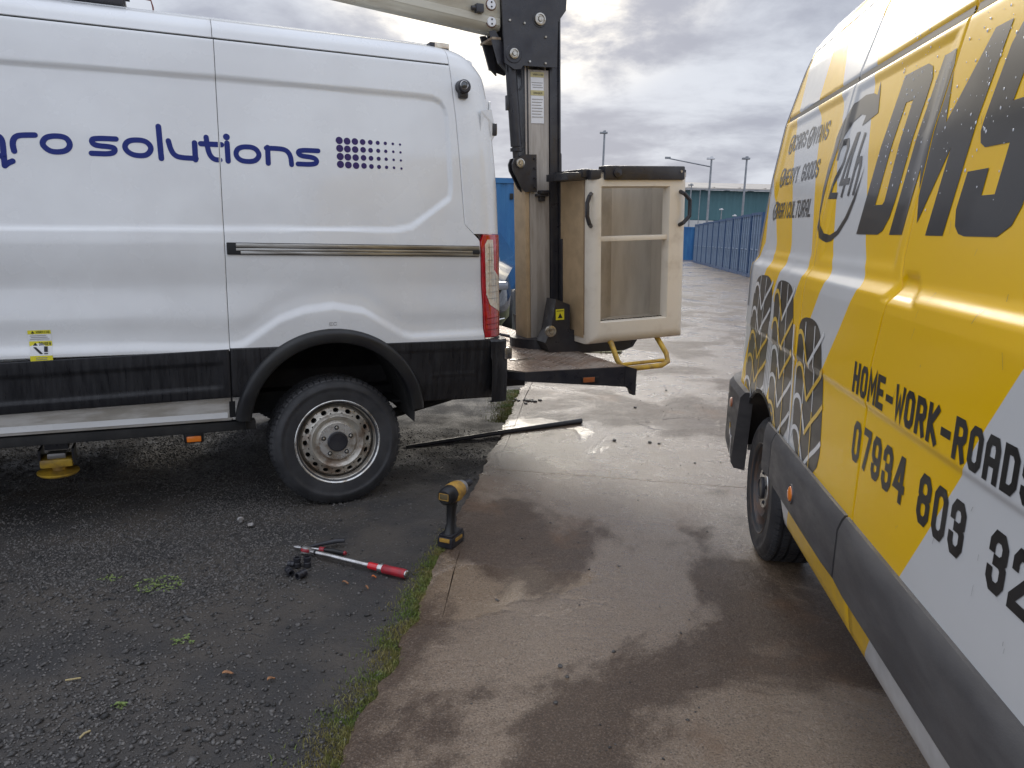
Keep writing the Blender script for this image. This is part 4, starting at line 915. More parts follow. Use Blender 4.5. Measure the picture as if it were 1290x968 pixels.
# cylinder beside the mast
cyl = part('lift_cylinder', M['black_steel'], LIFT, lambda m: (m.tube([(-.090, .03, 1.84), (-.058, .03, 1.31)], .036, 20), m.tube([(-.058, .03, 1.30), (-.058, .03, 1.28)], .039, 20), m.box(-.122, -.09, .02, .05, 1.53, 1.62, .004)))
part('cylinder_rod', M['black_steel'], cyl, lambda m: m.tube([(-.066, .03, 1.31), (-.058, .03, 1.20)], .020, 14))
part('oil_pipe', M['black_steel'], cyl, lambda m: m.tube([(-.05, .0, 1.80), (-.026, -.0, 1.775), (-.022, 0, 1.68), (-.045, 0, 1.65)], .006, 6))
brk = part('cylinder_bracket', M['black_steel'], LIFT, lambda m: (m.prism([(-.10, 1.20), (-.085, 1.235), (-.045, 1.245), (-.01, 1.26), (.07, 1.26), (.07, 1.025), (-.01, 1.025), (-.035, 1.05), (-.095, 1.16)], -.005, .012), m.prism([(-.10, 1.20), (-.085, 1.235), (-.045, 1.245), (-.01, 1.26), (-.01, 1.025), (-.035, 1.05), (-.095, 1.16)], .06, .075)), smooth=False)
part('pivot_pin', M['bolt'], brk, lambda m: pin(m, -.05, 1.205, .030, -.006))
for z in (1.235, 1.175, 1.115, 1.055): part('bracket_bolt', M['black_steel'], brk, lambda m: m.lathe([(.0, -.016), (.007, -.016), (.009, -.005)], 6, Matrix.Translation((.055, 0, z))))
# boom running forward over the van roof
bz = lambda x, top: (2.000+(-.21-x)*.132 if not top else 2.38+(-.21-x)*.132)
boom = part('boom', M['boom_paint'], LIFT, lambda m: m.add([(x, y, z) for x, t in ((-3.6, 0), (-.165, 1)) for y, z in ((.0, bz(x, 0)+.02), (.02, bz(x, 0)), (.19, bz(x, 0)), (.21, bz(x, 0)+.02), (.21, bz(x, 1)-.02), (.19, bz(x, 1)), (.02, bz(x, 1)), (.0, bz(x, 1)-.02))], [tuple(range(8)), tuple(range(15, 7, -1))]+[(i, (i+1) % 8, 8+(i+1) % 8, 8+i) for i in range(8)]), sharp=60)
part('boom_edge_lip', M['boom_paint'], boom, lambda m: m.add([(x, y, z) for x in (-3.6, -.17) for y, z in ((-.004, bz(x, 0)+.022), (-.006, bz(x, 0)+.060), (-.0005, bz(x, 0)+.064))], [(0, 1, 4, 3), (1, 2, 5, 4)]))
part('boom_seam', M['seam'], boom, lambda m: m.add([(x, -.0025, z+bz(x, 0)) for x in (-3.6, -.24) for z in (.180, .184)], [(0, 1, 3, 2)]), smooth=False)
part('boom_plug', M['black_steel'], boom, lambda m: (m.box(-.335, -.285, -.04, .0, 2.075, 2.125, .006), m.tube([(-.36, -.02, 2.10), (-.33, -.02, 2.10)], .014, 8)))
for z in (2.132, 2.035):
    b_ = part('boom_boss', M['sticker_white'], boom, lambda m: m.lathe([(.0, -.012), (.026, -.012), (.029, -.008), (.029, .002)], 20, Matrix.Translation((-.225, 0, z))))
    part('boss_bolt', M['seam'], b_, lambda m: [m.lathe([(.0, -.016), (.005, -.016), (.006, -.01)], 6, Matrix.Translation((-.225, 0, z+d))) for d in (-.013, .013)])
    part('boss_rust', material('rust', (.12, .05, .025), .8), b_, lambda m: m.lathe([(.029, -.003), (.034, -.0015), (.035, .0)], 20, Matrix.Translation((-.225, 0, z))))
part('boom_end_rust', material('rust_brown', (.17, .11, .07), .8, c2=(.34, .28, .20), vscale=18), boom, lambda m: m.box(-.225, -.162, -.003, .2, 1.936, 1.952, .005))
# base beam and pivots
base_ = part('base_beam', M['black_steel'], LIFT, lambda m: (m.prism([(.02, .06), (.06, -.02), (.62, -.04), (.69, -.02), (.76, .08), (.76, .13), (.20, .13), (.20, .30), (.10, .34), (.06, .14)], -.22, -.08), m.prism([(.02, .06), (.06, -.005), (.62, -.03), (.69, -.01), (.74, .10), (.2, .14), (.0, .2)], .15, .26), m.lathe([(.0, -.02), (.20, -.02), (.20, .06), (.0, .06)], 32, Matrix.Translation((.12, .10, 0)) @ Matrix.Rotation(pi/2, 4, 'X'))), smooth=False)
part('pivot_pin', M['bolt'], base_, lambda m: pin(m, .055, .135, .038, -.222))
bs = part('hazard_sticker', M['sticker_yellow'], base_, lambda m: m.box(.095, .155, -.226, -.2215, .205, .275))
part('hazard_symbol', M['seam'], bs, lambda m: m.add([(.107, -.2275, .217), (.143, -.2275, .217), (.125, -.2275, .25)], [(0, 1, 2)]) and (m.box(.10, .15, -.228, -.2265, .262, .266) or None), smooth=False)
# bucket: open fibreglass basket with a doorway in the near face
BX0, BX1, BY0, BY1, BZ0, BZ1 = .235, .965, -.43, -.03, .055, 1.13
def bucket(m):
    bm = bmesh.new()
    nx_, nz_ = 26, 36
    # outer near face with doorway, rounded edges; u,w fractions
    r_ = .070
    def outer(x, z):                            # depth of the near face, rounded off at sides and bottom
        d = 0
        for e in ((x-BX0), (BX1-x), (z-BZ0)):
            if e < r_: d = max(d, r_-math.sqrt(max(0, r_*r_-(r_-e)**2)))
        return BY0+d
    ox0, ox1, oz0, oz1 = .310, .815, .195, 1.045
    xs_ = sorted(set([BX0+r_*(1-math.cos(R(a))) for a in (0, 15, 30, 45, 60, 75, 90)]+[BX1-r_*(1-math.cos(R(a))) for a in (0, 15, 30, 45, 60, 75, 90)]+[ox0, ox0+.015, ox1-.015, ox1, .5, .6, .7]))
    zs_ = sorted(set([BZ0+r_*(1-math.cos(R(a))) for a in (0, 15, 30, 45, 60, 75, 90)]+[oz0, oz0+.015, oz1-.015, oz1, .4, .6, .8, BZ1-.01, BZ1]))
    gv = {}
    for i, x in enumerate(xs_):
        for j, z in enumerate(zs_):
            gv[i, j] = bm.verts.new((x, outer(x, z), z))
    for i in range(len(xs_)-1):
        for j in range(len(zs_)-1):
            cx_, cz_ = (xs_[i]+xs_[i+1])/2, (zs_[j]+zs_[j+1])/2
            if ox0 < cx_ < ox1 and oz0 < cz_ < oz1: continue
            bm.faces.new((gv[i, j], gv[i+1, j], gv[i+1, j+1], gv[i, j+1]))
    # sides and bottom carried back
    nxs, nzs = len(xs_), len(zs_)
    def back(v): return bm.verts.new((v.co.x, BY1, v.co.z))
    border = [gv[0, j] for j in range(nzs-1, -1, -1)]+[gv[i, 0] for i in range(1, nxs)]+[gv[nxs-1, j] for j in range(1, nzs)]
    bb = [back(v) for v in border]
    for a, b, c, d in zip(border[:-1], border[1:], bb[1:], bb[:-1]): bm.faces.new((a, d, c, b))
    m.bm(bm)
    # frame depth round the doorway
    th = .035
    o = [(ox0, oz0), (ox1, oz0), (ox1, oz1), (ox0, oz1)]
    V = [(x, BY0, z) for x, z in o]+[(x+(-.012 if x > .5 else .012), BY0+.02, z+(.008 if z < .5 else -.008)) for x, z in o]+[(x+(-.014 if x > .5 else .014), BY0+.06, z+(.01 if z < .5 else -.01)) for x, z in o]
    m.add(V, [(i+4*l, (i+1) % 4+4*l, 4+(i+1) % 4+4*l, 4+i+4*l) for l in (0, 1) for i in range(4)])
bk = part('bucket', M['cream'], LIFT, bucket, sharp=50)
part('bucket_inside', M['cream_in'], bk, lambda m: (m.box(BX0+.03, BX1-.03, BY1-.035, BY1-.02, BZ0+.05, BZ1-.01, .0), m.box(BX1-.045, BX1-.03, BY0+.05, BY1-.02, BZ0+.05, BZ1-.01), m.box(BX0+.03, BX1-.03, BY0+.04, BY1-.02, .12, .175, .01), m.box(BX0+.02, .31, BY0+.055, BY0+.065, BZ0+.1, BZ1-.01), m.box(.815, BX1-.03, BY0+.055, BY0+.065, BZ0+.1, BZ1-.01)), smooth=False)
part('bucket_corner', material('bucket_corner_shade', (.47, .41, .325), .65, c2=(.37, .32, .25), vscale=6), bk, lambda m: m.add([(.31, BY0+.12, BZ0+.06), (.31, BY0+.12, BZ1), (.47, BY1-.12, BZ0+.06), (.47, BY1-.12, BZ1), (.60, BY1-.036, BZ0+.06), (.60, BY1-.036, BZ1)], [(0, 2, 3, 1), (2, 4, 5, 3)]))  # corner shade put into the colour: darker than the back wall, for depth
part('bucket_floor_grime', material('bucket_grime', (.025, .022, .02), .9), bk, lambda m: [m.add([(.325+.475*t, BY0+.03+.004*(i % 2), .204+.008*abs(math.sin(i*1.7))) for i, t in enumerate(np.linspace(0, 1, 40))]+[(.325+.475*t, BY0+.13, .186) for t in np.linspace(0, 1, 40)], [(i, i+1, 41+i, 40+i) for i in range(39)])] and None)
part('bucket_crossbar', M['cream'], bk, lambda m: m.box(.305, .82, BY0+.012, BY0+.045, .708, .74, .006))
part('bucket_seam', material('bucket_joint', (.22, .14, .08), .6), bk, lambda m: m.box(BX0-.0015, BX0+.002, BY0+.075, BY0+.083, BZ0+.06, BZ1-.005), smooth=False)
part('bucket_edge_strip', M['black_steel'], bk, lambda m: m.box(BX0-.012, BX0+.004, BY1-.03, BY1+.01, BZ0+.02, .72, .004))
part('bucket_side', M['tan_side'], bk, lambda m: m.box(BX0-.0035, BX0, BY0+.085, BY1, BZ0+.04, BZ1-.004), smooth=False)
rim_ = part('bucket_rim', M['black_steel'], bk, lambda m: (m.box(.325, .915, BY0-.018, BY0+.07, 1.082, 1.168, .010), m.box(.235, .34, BY0+.0, BY0+.05, 1.085, 1.145, .008), m.box(.10, .25, BY0+.05, BY1-.05, 1.085, 1.13, .006), m.box(.20, .27, BY0+.04, BY1+.03, 1.10, 1.15, .006), m.box(BX1-.05, BX1, BY0+.04, BY1, 1.10, 1.15, .006), m.box(.24, BX1, BY1-.03, BY1+.02, 1.10, 1.15, .006), m.lathe([(.0, -.035), (.028, -.03), (.03, .0)], 16, Matrix.Translation((.41, BY0, 1.125)))), sharp=30)
part('rim_bolt', M['bolt'], rim_, lambda m: m.lathe([(.0, -.022), (.008, -.022), (.011, -.012)], 10, Matrix.Translation((.885, BY0, 1.135))))
for pts in ([(.895, BY0+.0, 1.01), (.895, BY0-.045, .995), (.935, BY0-.05, .955), (.935, BY0-.05, .855), (.895, BY0-.045, .815), (.895, BY0, .80)], [(.245, BY0+.015, 1.0), (.215, BY0-.02, .985), (.200, BY0-.02, .945), (.200, BY0-.02, .865), (.215, BY0-.02, .82), (.245, BY0+.015, .805)]):
    part('grab_handle', M['black_steel'], bk, lambda m: m.tube(pts, .0135, 8))
part('step_bar', M['yellow_steel'], LIFT, lambda m: (m.tube([(.405, BY0+.10, .10), (.407, BY0+.02, .05), (.415, BY0-.04, -.05), (.435, BY0-.07, -.09), (.48, BY0-.08, -.105), (.73, BY0-.08, -.105), (.785, BY0-.07, -.085), (.80, BY0-.03, -.04), (.795, BY0+.06, .04), (.78, BY0+.12, .10)], .0175, 12), m.tube([(.45, BY0-.045, -.08), (.77, BY0-.045, -.08)], .012, 8)))
# black bar left lying across the kerb
bar = part('steel_bar', M['black_steel'], None, lambda m: m.tube([(-.69, 4.893, float(yard_zv(np.array(-.69), np.array(4.893)))+.004), (-.13, 5.21, .020), (.528, 5.60, .032)], [.013, .016, .020], 16))
tag(bar, 'long round black bar lying from under the van onto the wet concrete', 'bar')
# ---------------- yellow van ----------------
Y_ROOT = empty('yellow_van', (1.1035, 3.3228, 0), math.atan2(-.9929, -.1189), 'yellow and silver mobile tyre fitting van with big black lettering, parked at the right', 'van')
yp = smooth_prof([.25, .36, .5, .66, 1.0, 1.012, 1.26, 1.30, 1.325, 1.34, 1.7, 1.945, 2.18, 2.3, 2.37], [.07, .035, .014, .006, .006, .0, .0, .004, .022, .028, .062, .10, .165, .21, .27], .0045)
def y_corner(X, Z):
    x0 = np.interp(Z, [.3, 1.3, 1.9, 2.3], [-.52, -.45, -.43, -.40]); t = np.clip((x0-X)/.52, 0, .9995)
    return .42*(1-np.sqrt(1-t**2))
def y_ins(X, Z, rel=True):
    X = np.asarray(X, float); Z = np.asarray(Z, float)
    y = yp(Z)+y_corner(X, Z)
    if rel:
        y = y+.010*np.exp(-(((Z-1.966)/.011)**4))*(X > -.52)            # rain channel
        y = y+.006*(1-sstep(sdf_poly(X, Z, [(-.36, 1.36), (.50, 1.36), (.50, 1.93), (-.36, 1.93)]), -.02, .012))
        y = y+.005*(1-sstep(sdf_poly(X, Z, [(.62, 1.37), (1.33, 1.37), (1.37, 1.93), (.62, 1.93)]), -.02, .012))
        d = sdf_poly(X, Z, [(1.36, 1.29), (1.42, 1.36), (1.50, 1.36), (1.56, 1.29)])
        y = y+.010*(1-sstep(d, -.018, .010))
        y = y+.0035*(fbm(X*1.3+7, Z*1.1, 2, 16)-.5)
    return y
# livery: white bands over yellow, flat print whose borders are curves in the side's own height
def livery():
    m = bpy.data.materials.new('livery_paint'); m.use_nodes = True; t = m.node_tree; b = t.nodes['Principled BSDF']; L = t.links.new
    tc_ = t.nodes.new('ShaderNodeTexCoord'); s = t.nodes.new('ShaderNodeSeparateXYZ'); L(tc_.outputs['Object'], s.inputs[0])
    def mth(op, a, c, cl_=False):
        x = t.nodes.new('ShaderNodeMath'); x.operation = op; x.use_clamp = cl_
        for i, q in enumerate((a, c)):
            if isinstance(q, (int, float)): x.inputs[i].default_value = q
            else: L(q, x.inputs[i])
        return x.outputs[0]
    zn = mth('DIVIDE', s.outputs[2], 2.5); acc = None
    B = [([.3, 1.0, 1.31, 1.34, 1.41, 1.7, 1.97, 2.4], [-1.2, -.7, -.48, -.44, -.37, -.5, -.9, -1.2]),
         ([.3, 1.0, 1.31, 1.41, 1.7, 1.97, 2.4], [-.85, -.38, -.127, -.153, -.45, -.8, -1.1]),
         ([.3, 1.0, 1.31, 1.41, 1.89, 1.97, 2.4], [-.6, -.1, .15, .133, -.234, -.26, -.55]),
         ([.3, 1.0, 1.31, 1.41, 1.89, 1.97, 2.4], [-.25, .26, .51, .456, .179, .063, -.10]),
         ([.3, 1.0, 1.176, 1.31, 1.41, 1.84, 1.97, 2.12, 2.4], [.0, .56, .705, .82, .735, .524, .393, .25, .05]),
         ([.3, .5, 1.03, 1.17, 1.31, 1.43, 1.80, 1.97, 2.12, 2.4], [.5, .62, .902, 1.032, 1.15, 1.053, .837, .753, .62, .42]),
         ([.294, .453, .674, .814, 1.0, 1.109, 1.226, 1.31, 1.33, 1.45, 2.4], [1.418, 1.532, 1.678, 1.778, 1.907, 1.977, 2.062, 2.13, 2.4, 2.45, 2.5])]
    for i, (zz, xx) in enumerate(B):
        fc = t.nodes.new('ShaderNodeFloatCurve'); cu = fc.mapping.curves[0]
        pts = [(z/2.5, (x+1.5)/4.5) for z, x in zip(zz, xx)]
        cu.points[0].location = (0, pts[0][1]); cu.points[1].location = (1, pts[-1][1])
        for p in pts: cu.points.new(*p)
        for p in cu.points: p.handle_type = 'VECTOR'
        fc.mapping.update(); L(zn, fc.inputs['Value'])
        xb = mth('SUBTRACT', mth('MULTIPLY', fc.outputs[0], 4.5), 1.5)
        st_ = mth('ADD', mth('MULTIPLY', mth('SUBTRACT', s.outputs[0], xb), 400), .5, True)
        acc = st_ if acc is None else mth('ADD' if i % 2 == 0 else 'SUBTRACT', acc, st_)
    nz = t.nodes.new('ShaderNodeTexNoise'); nz.inputs['Scale'].default_value = 2.2; nz.inputs['Detail'].default_value = 6; L(tc_.outputs['Object'], nz.inputs[0])
    n2_ = t.nodes.new('ShaderNodeTexNoise'); n2_.inputs['Scale'].default_value = 22; n2_.inputs['Detail'].default_value = 4; L(tc_.outputs['Object'], n2_.inputs[0])
    def mix(f, a, c):
        x = t.nodes.new('ShaderNodeMix'); x.data_type = 'RGBA'
        for i, q in ((0, f), (6, a), (7, c)):
            if isinstance(q, tuple): x.inputs[i].default_value = (*q, 1)
            else: L(q, x.inputs[i])
        return x.outputs[2]
    yel = mix(nz.outputs[0], (.92, .55, .001), (.85, .49, .002)); wh = mix(nz.outputs[0], (.66, .66, .655), (.58, .58, .57))
    c = mix(acc, yel, wh)
    low = t.nodes.new('ShaderNodeMapRange'); L(s.outputs[2], low.inputs[0]); low.inputs[1].default_value = .75; low.inputs[2].default_value = .30
    gr = mth('MULTIPLY', mth('MULTIPLY', low.outputs[0], .55), n2_.outputs[0])
    c = mix(gr, c, (.18, .15, .12))                   # road film low down, thrown up by the wheels
    L(c, b.inputs['Base Color'])
    mr = t.nodes.new('ShaderNodeMapRange'); L(n2_.outputs[0], mr.inputs[0]); mr.inputs[1].default_value = .3; mr.inputs[2].default_value = .7; mr.inputs[3].default_value = .22; mr.inputs[4].default_value = .27
    L(mr.outputs[0], b.inputs['Roughness']); b.inputs['Coat Weight'].default_value = .06; b.inputs['Specular IOR Level'].default_value = .34; b.inputs['Coat Roughness'].default_value = .07
    return m
M['livery'] = livery()
s1 = lambda z: np.interp(z, [.3, .7, 1.3, 1.45, 1.96, 2.2, 2.35], [.53, .55, .565, .535, .575, .60, .61])
s2 = lambda z: np.interp(z, [.3, .68, 1.1, 1.32, 1.40, 1.7, 1.96, 2.3], [1.325, 1.330, 1.343, 1.408, 1.385, 1.395, 1.42, 1.45])
yT = lines([(.0, 1, .02), (.22, 5, .02), (.395, 6, .03), (.79, 8, .015), (1, 1, .02)], 210)
yz0 = lambda x: np.where(np.abs(x) < .42, np.maximum(.31+np.sqrt(np.maximum(.455**2-x**2, 0)), .655), .655)
p1_ = panel('rear_side_panel', Y_ROOT, M['livery'], lines([(0, 3, .2), (1, 1, .02)], 90), yT, -.88, lambda z: s1(z)-.003, yz0, 2.26, y_ins)
p2_ = panel('middle_side_panel', Y_ROOT, M['livery'], lines([], 60), yT, lambda z: s1(z)+.003, lambda z: s2(z)-.0032, .655, 2.26, y_ins)
p3_ = panel('sliding_door', Y_ROOT, M['livery'], lines([(0, 2, .02)], 120), yT, lambda z: s2(z)+.0032, 2.95, .655, 2.26, y_ins)
panel('front_side_panel', Y_ROOT, M['livery'], lines([], 30), lines([], 60), 2.957, 4.3, .655, 2.0, y_ins)
for a, b in ((-.80, .60), (.606, 2.95), (2.957, 3.3)): panel('roof_edge_panel', Y_ROOT, M['livery'], lines([], 30), lines([], 20), a, b, 2.267, 2.372, y_ins)
panel('lower_sill_panel', Y_ROOT, M['livery'], lines([], 24), lines([(0, 1, .2)], 20), .30, 1.318, lambda x: np.maximum(.335, np.where(x < .45, .31+np.sqrt(np.maximum(.455**2-x**2, 0)), 0)), .50, lambda X, Z: y_ins(X, Z, False)-.004)
panel('lower_sill_panel', Y_ROOT, M['livery'], lines([], 40), lines([(0, 1, .2)], 20), 1.324, 2.95, .335, .50, lambda X, Z: y_ins(X, Z, False)-.004)
def strip(x0, x1, z0, z1, nm='rub_strip', pr=.032, tap=0.):
    def fn(m):
        prof_ = [(z0, .015), (z0+.006, -pr*.75), (z0+.018, -pr), (z1-.045, -pr), (z1-.016, -pr*.62), (z1-.003, -pr*.3), (z1, .015)]
        xs_ = np.linspace(x0, x1, max(4, int((x1-x0)/.1))); V = []; F = []; k = len(prof_)
        for i, x in enumerate(xs_):
            e = 1.0 if 0 < i < len(xs_)-1 else .8
            for j, (z, y) in enumerate(prof_):
                xx = x+(tap*(z1-z)/(z1-z0) if i == 0 else 0)
                V.append((xx, y*e+float(y_corner(np.array(x), np.array(z)))+.004, z))
        for i in range(len(xs_)-1):
            for j in range(k-1): F.append((i*k+j, i*k+j+1, (i+1)*k+j+1, (i+1)*k+j))
        F.append(tuple(range(k))); F.append(tuple((len(xs_)-1)*k+j for j in range(k))[::-1]); m.add(V, F)
    return part(nm, M['rub_strip'], Y_ROOT, fn, sharp=25)
rs1 = strip(.215, .385, .478, .680, tap=.13); rs2 = strip(.392, 1.288, .476, .680); rs3 = strip(1.302, 2.94, .474, .680)
for x, z, pr_, par in ((.79, .563, -.030, rs2),):
    mk = part('side_marker', M['amber'], par, lambda m: m.lathe([(.0, -.010), (.016, -.009), (.026, -.005), (.029, .004)], 20, Matrix.Translation((x, pr_, z)) @ Matrix.Scale(.85, 4, (1, 0, 0))))
    part('marker_rim', M['rub_strip'], mk, lambda m: m.lathe([(.028, -.002), (.034, -.003), (.036, .004)], 20, Matrix.Translation((x, pr_, z))))
# rear bumper wrapping the corner
def ybump(z0, z1, pr, x0=-.36, x1=-.98):
    def fn(m):
        xs_ = np.linspace(x0, x1, 22); V = []; F = []; P = [(z0, .03), (z0+.01, -pr*.6), (z0+.04, -pr), (z1-.03, -pr), (z1-.006, -pr*.5), (z1, .02)]
        for i, x in enumerate(xs_):
            for z, y in P:
                if z < .4: z = z+.16*i/21
                V.append((x+(.12*sstep(np.array(z), .5, .69)-.03 if i == 0 else 0), y+float(y_corner(np.array(x+.06), np.array(.5)))+.004, z))
        k = len(P)
        for i in range(21):
            for j in range(k-1): F.append((i*k+j, i*k+j+1, (i+1)*k+j+1, (i+1)*k+j))
        F.append(tuple(range(k))); m.add(V, F)
    return fn
yb = part('rear_bumper', M['rub_strip'], Y_ROOT, ybump(.275, .705, .042), sharp=25)
part('bumper_inset', M['livery'], yb, ybump(.30, .47, .0445, -.40, -.49), sharp=25)
part('rear_marker', M['amber_dark'], yb, lambda m: m.lathe([(.0, -.008), (.022, -.006), (.026, .004)], 16, Matrix.Translation((-.50, -.040, .60))))
part('mud_guard', M['trim'], Y_ROOT, lambda m: m.add([((.44)*math.cos(a)-.0, y, .31+.44*math.sin(a)) for a in np.linspace(R(20), R(168), 26) for y in (.012, .05, .33)], [(3*i+j, 3*i+3+j, 3*i+4+j, 3*i+1+j) for i in range(25) for j in (0, 1)]))
part('arch_edge', M['trim'], Y_ROOT, lambda m: m.add([(r_*math.cos(a), .004+(r_-.44)*.2, .31+r_*math.sin(a)) for a in np.linspace(R(52), R(172), 26) for r_ in (.438, .470)], [(2*i, 2*i+2, 2*i+3, 2*i+1) for i in range(25)]))
def yshell(m):
    def rg(x, zmin, yn): return [(x, yn, zmin), (x, yn, 1.3), (x, yn+.11, 1.95), (x, yn+.17, 2.18), (x, .28, 2.36), (x, .45, 2.41), (x, 1.5, 2.41), (x, 1.70, 2.36), (x, 1.80, 2.18), (x, 1.93, 1.3), (x, 1.95, zmin)]
    def seg(xs_, zmin, yn):
        V = []; F = []
        for x, e in xs_: V += [(a, max(b, yn+e) if b < 1 else min(b, 1.95-e), c) for a, b, c in rg(x, zmin, yn)]
        for i in range(len(xs_)-1):
            for j in range(11): F.append((i*11+j, i*11+(j+1) % 11, (i+1)*11+(j+1) % 11, (i+1)*11+j))
        F.append(tuple(range(11))); F.append(tuple((len(xs_)-1)*11+j for j in range(11))[::-1]); m.add(V, F)
    seg([(.47, 0), (4.3, 0)], .34, .045); seg([(-.47, .0), (.47, 0)], .80, .045); seg([(-.96, .40), (-.80, .16), (-.47, .01)], .36, .045)
part('body_shell', M['livery'], Y_ROOT, yshell, sharp=30)
part('seam_backing', M['seam'], Y_ROOT, lambda m: [m.add([(float(f(z))+d, float(y_ins(np.array(float(f(z))+d), np.array(z), False))+.016, z) for z in np.linspace(.66, 2.3, 30) for d in (-.014, .014)], [(2*i, 2*i+1, 2*i+3, 2*i+2) for i in range(29)]) for f in (s1, s2)] and None, smooth=False)
part('rain_channel_seal', material('channel_seal', (.055, .045, .03), .5), Y_ROOT, lambda m: [m.add([(x, float(y_ins(np.array(x), np.array(z)))-.0015, z) for x in np.linspace(a, b, 30) for z in (1.957, 1.976)], [(2*i, 2*i+2, 2*i+3, 2*i+1) for i in range(29)]) for a, b in ((-.44, .568), (.585, 1.412), (1.43, 2.93))] and None)
part('rear_post_seal', M['tool_grey'], Y_ROOT, lambda m: m.add([(x, float(y_ins(np.array(x), np.array(z), False))-.003-(.004 if k == 1 else 0), z) for z in np.linspace(1.10, 2.24, 24) for k, x in enumerate((-.475, -.468, -.461))], [(3*i+j, 3*i+3+j, 3*i+4+j, 3*i+1+j) for i in range(23) for j in (0, 1)]))
part('cab', M['livery'], Y_ROOT, lambda m: m.prism([(4.3, .34), (4.3, 2.40), (4.6, 2.30), (5.2, 1.45), (5.75, 1.2), (5.9, .9), (5.9, .34)][::-1], .05, 1.9), smooth=False)
part('windscreen', M['glass'], Y_ROOT, lambda m: m.add([(4.62, .25, 2.25), (4.62, 1.7, 2.25), (5.19, 1.7, 1.50), (5.19, .25, 1.50)], [(0, 1, 2, 3)]))
part('chassis_rail', M['dark'], Y_ROOT, lambda m: (m.box(-.8, 4.8, .4, 1.5, .30, .40), m.tube([(0, .15, .31), (0, 1.8, .31)], .06, 12)))
for x, y, f in ((0, .036, 0), (0, 1.91, pi), (3.4, .036, 0), (3.4, 1.91, pi)):
    w_ = empty('wheel', (x, y, .318), f); w_.parent = Y_ROOT; build_wheel(w_, .318, .208, .215, rust=False)
# lettering and pictures on the side
cuts = [lambda x, z: 1.954 < z < 1.979]
SE = lambda par: [(s1, .0034, -1)] if par is p1_ else ([(s1, .0034, 1), (s2, .0035, -1)] if par is p2_ else [(s2, .0035, 1)])
D_ = [(.952, 1.454), (1.055, 1.889), (1.215, 1.889), (1.252, 1.875), (1.272, 1.845), (1.268, 1.80), (1.223, 1.547), (1.207, 1.50), (1.175, 1.465), (1.142, 1.454)]
Di = [(1.069, 1.536), (1.123, 1.807), (1.174, 1.807), (1.140, 1.545), (1.128, 1.536)]
def ring_poly(o, i):           # outer with a hole, cut open at the nearest points
    o = [tuple(p) for p in o]; i = [tuple(p) for p in i][::-1]
    return o+[o[0]]+[(i[0][0], i[0][1])]+i[1:]+[i[0]]
D1 = [(.952, 1.454), (1.055, 1.889), (1.215, 1.889), (1.252, 1.875), (1.272, 1.845), (1.268, 1.80), (1.174, 1.807), (1.123, 1.807), (1.069, 1.536)]
D2 = [(.952, 1.454), (1.069, 1.536), (1.128, 1.536), (1.140, 1.545), (1.174, 1.807), (1.268, 1.80), (1.223, 1.547), (1.207, 1.50), (1.175, 1.465), (1.142, 1.454)]
MM = [(1.232, 1.454), (1.314, 1.888), (1.392, 1.888), (1.456, 1.712), (1.579, 1.889), (1.653, 1.889), (1.583, 1.454), (1.487, 1.454), (1.519, 1.651), (1.420, 1.483), (1.365, 1.618), (1.325, 1.455)]
SS = [(2.03, 1.889), (1.74, 1.889), (1.700, 1.870), (1.678, 1.835), (1.651, 1.670), (1.664, 1.645), (1.688, 1.634), (1.790, 1.633), (1.780, 1.536), (1.724, 1.536), (1.728, 1.590), (1.635, 1.589), (1.622, 1.510), (1.636, 1.475), (1.66, 1.459), (1.69, 1.454), (1.83, 1.454), (1.875, 1.475), (1.895, 1.510), (1.925, 1.670), (1.915, 1.70), (1.885, 1.714), (1.760, 1.714), (1.775, 1.806), (1.92, 1.806), (1.915, 1.77), (2.01, 1.77)]
def big(P, pars):
    for par in pars: decal('big_letter', par, M['grey_vinyl'], P, y_ins, .0012, .03, (), cuts, (1.954, 1.979), SE(par))
big([D1, D2], [p2_]); big([MM], [p2_, p3_]); big([SS], [p3_])
SW = [(.835, 1.914), (.860, 1.875), (.894, 1.813), (.761, 1.792), (.775, 1.822), (.723, 1.832), (.649, 1.818), (.599, 1.775), (.553, 1.718), (.525, 1.654), (.501, 1.572), (.500, 1.518), (.541, 1.481), (.608, 1.455), (.667, 1.449), (.738, 1.464), (.801, 1.507), (.848, 1.565), (.881, 1.625), (.897, 1.662), (.870, 1.559), (.833, 1.501), (.766, 1.453), (.693, 1.429), (.643, 1.424), (.562, 1.438), (.502, 1.477), (.472, 1.530), (.459, 1.610), (.471, 1.693), (.497, 1.779), (.545, 1.837), (.619, 1.882), (.715, 1.893), (.796, 1.885), (.838, 1.873)]
for par in (p1_, p2_): decal('arrow_ring', par, M['grey_vinyl'], [SW], y_ins, .0012, .03, (), cuts, (), SE(par))
t24 = []
for P in ([(0.592, 1.700), (.590, 1.735), (.610, 1.757), (.646, 1.757), (.666, 1.735), (.658, 1.690), (.600, 1.618), (.590, 1.582), (.660, 1.580)], [(.712, 1.572), (.749, 1.765), (.735, 1.765), (.672, 1.622), (.768, 1.622)], [(.784, 1.574), (.819, 1.765)], [(.799, 1.655), (.815, 1.682), (.842, 1.682), (.850, 1.662), (.836, 1.574)]): t24.append(ribbon(P, .021))
for q_ in t24: decal('letter', p2_, M['grey_vinyl'], q_, y_ins, .0014, .03, (), cuts, (), SE(p2_))
def tick(x, z, h): return ribbon(chaikin(circle(x+h*.36, z+h*.5, h*.46, 10), True, 1), h*.13, True)+ribbon([(x+h*.15, z+h*.55), (x+h*.36, z+h*.3), (x+h*.75, z+h*.95)], h*.15)
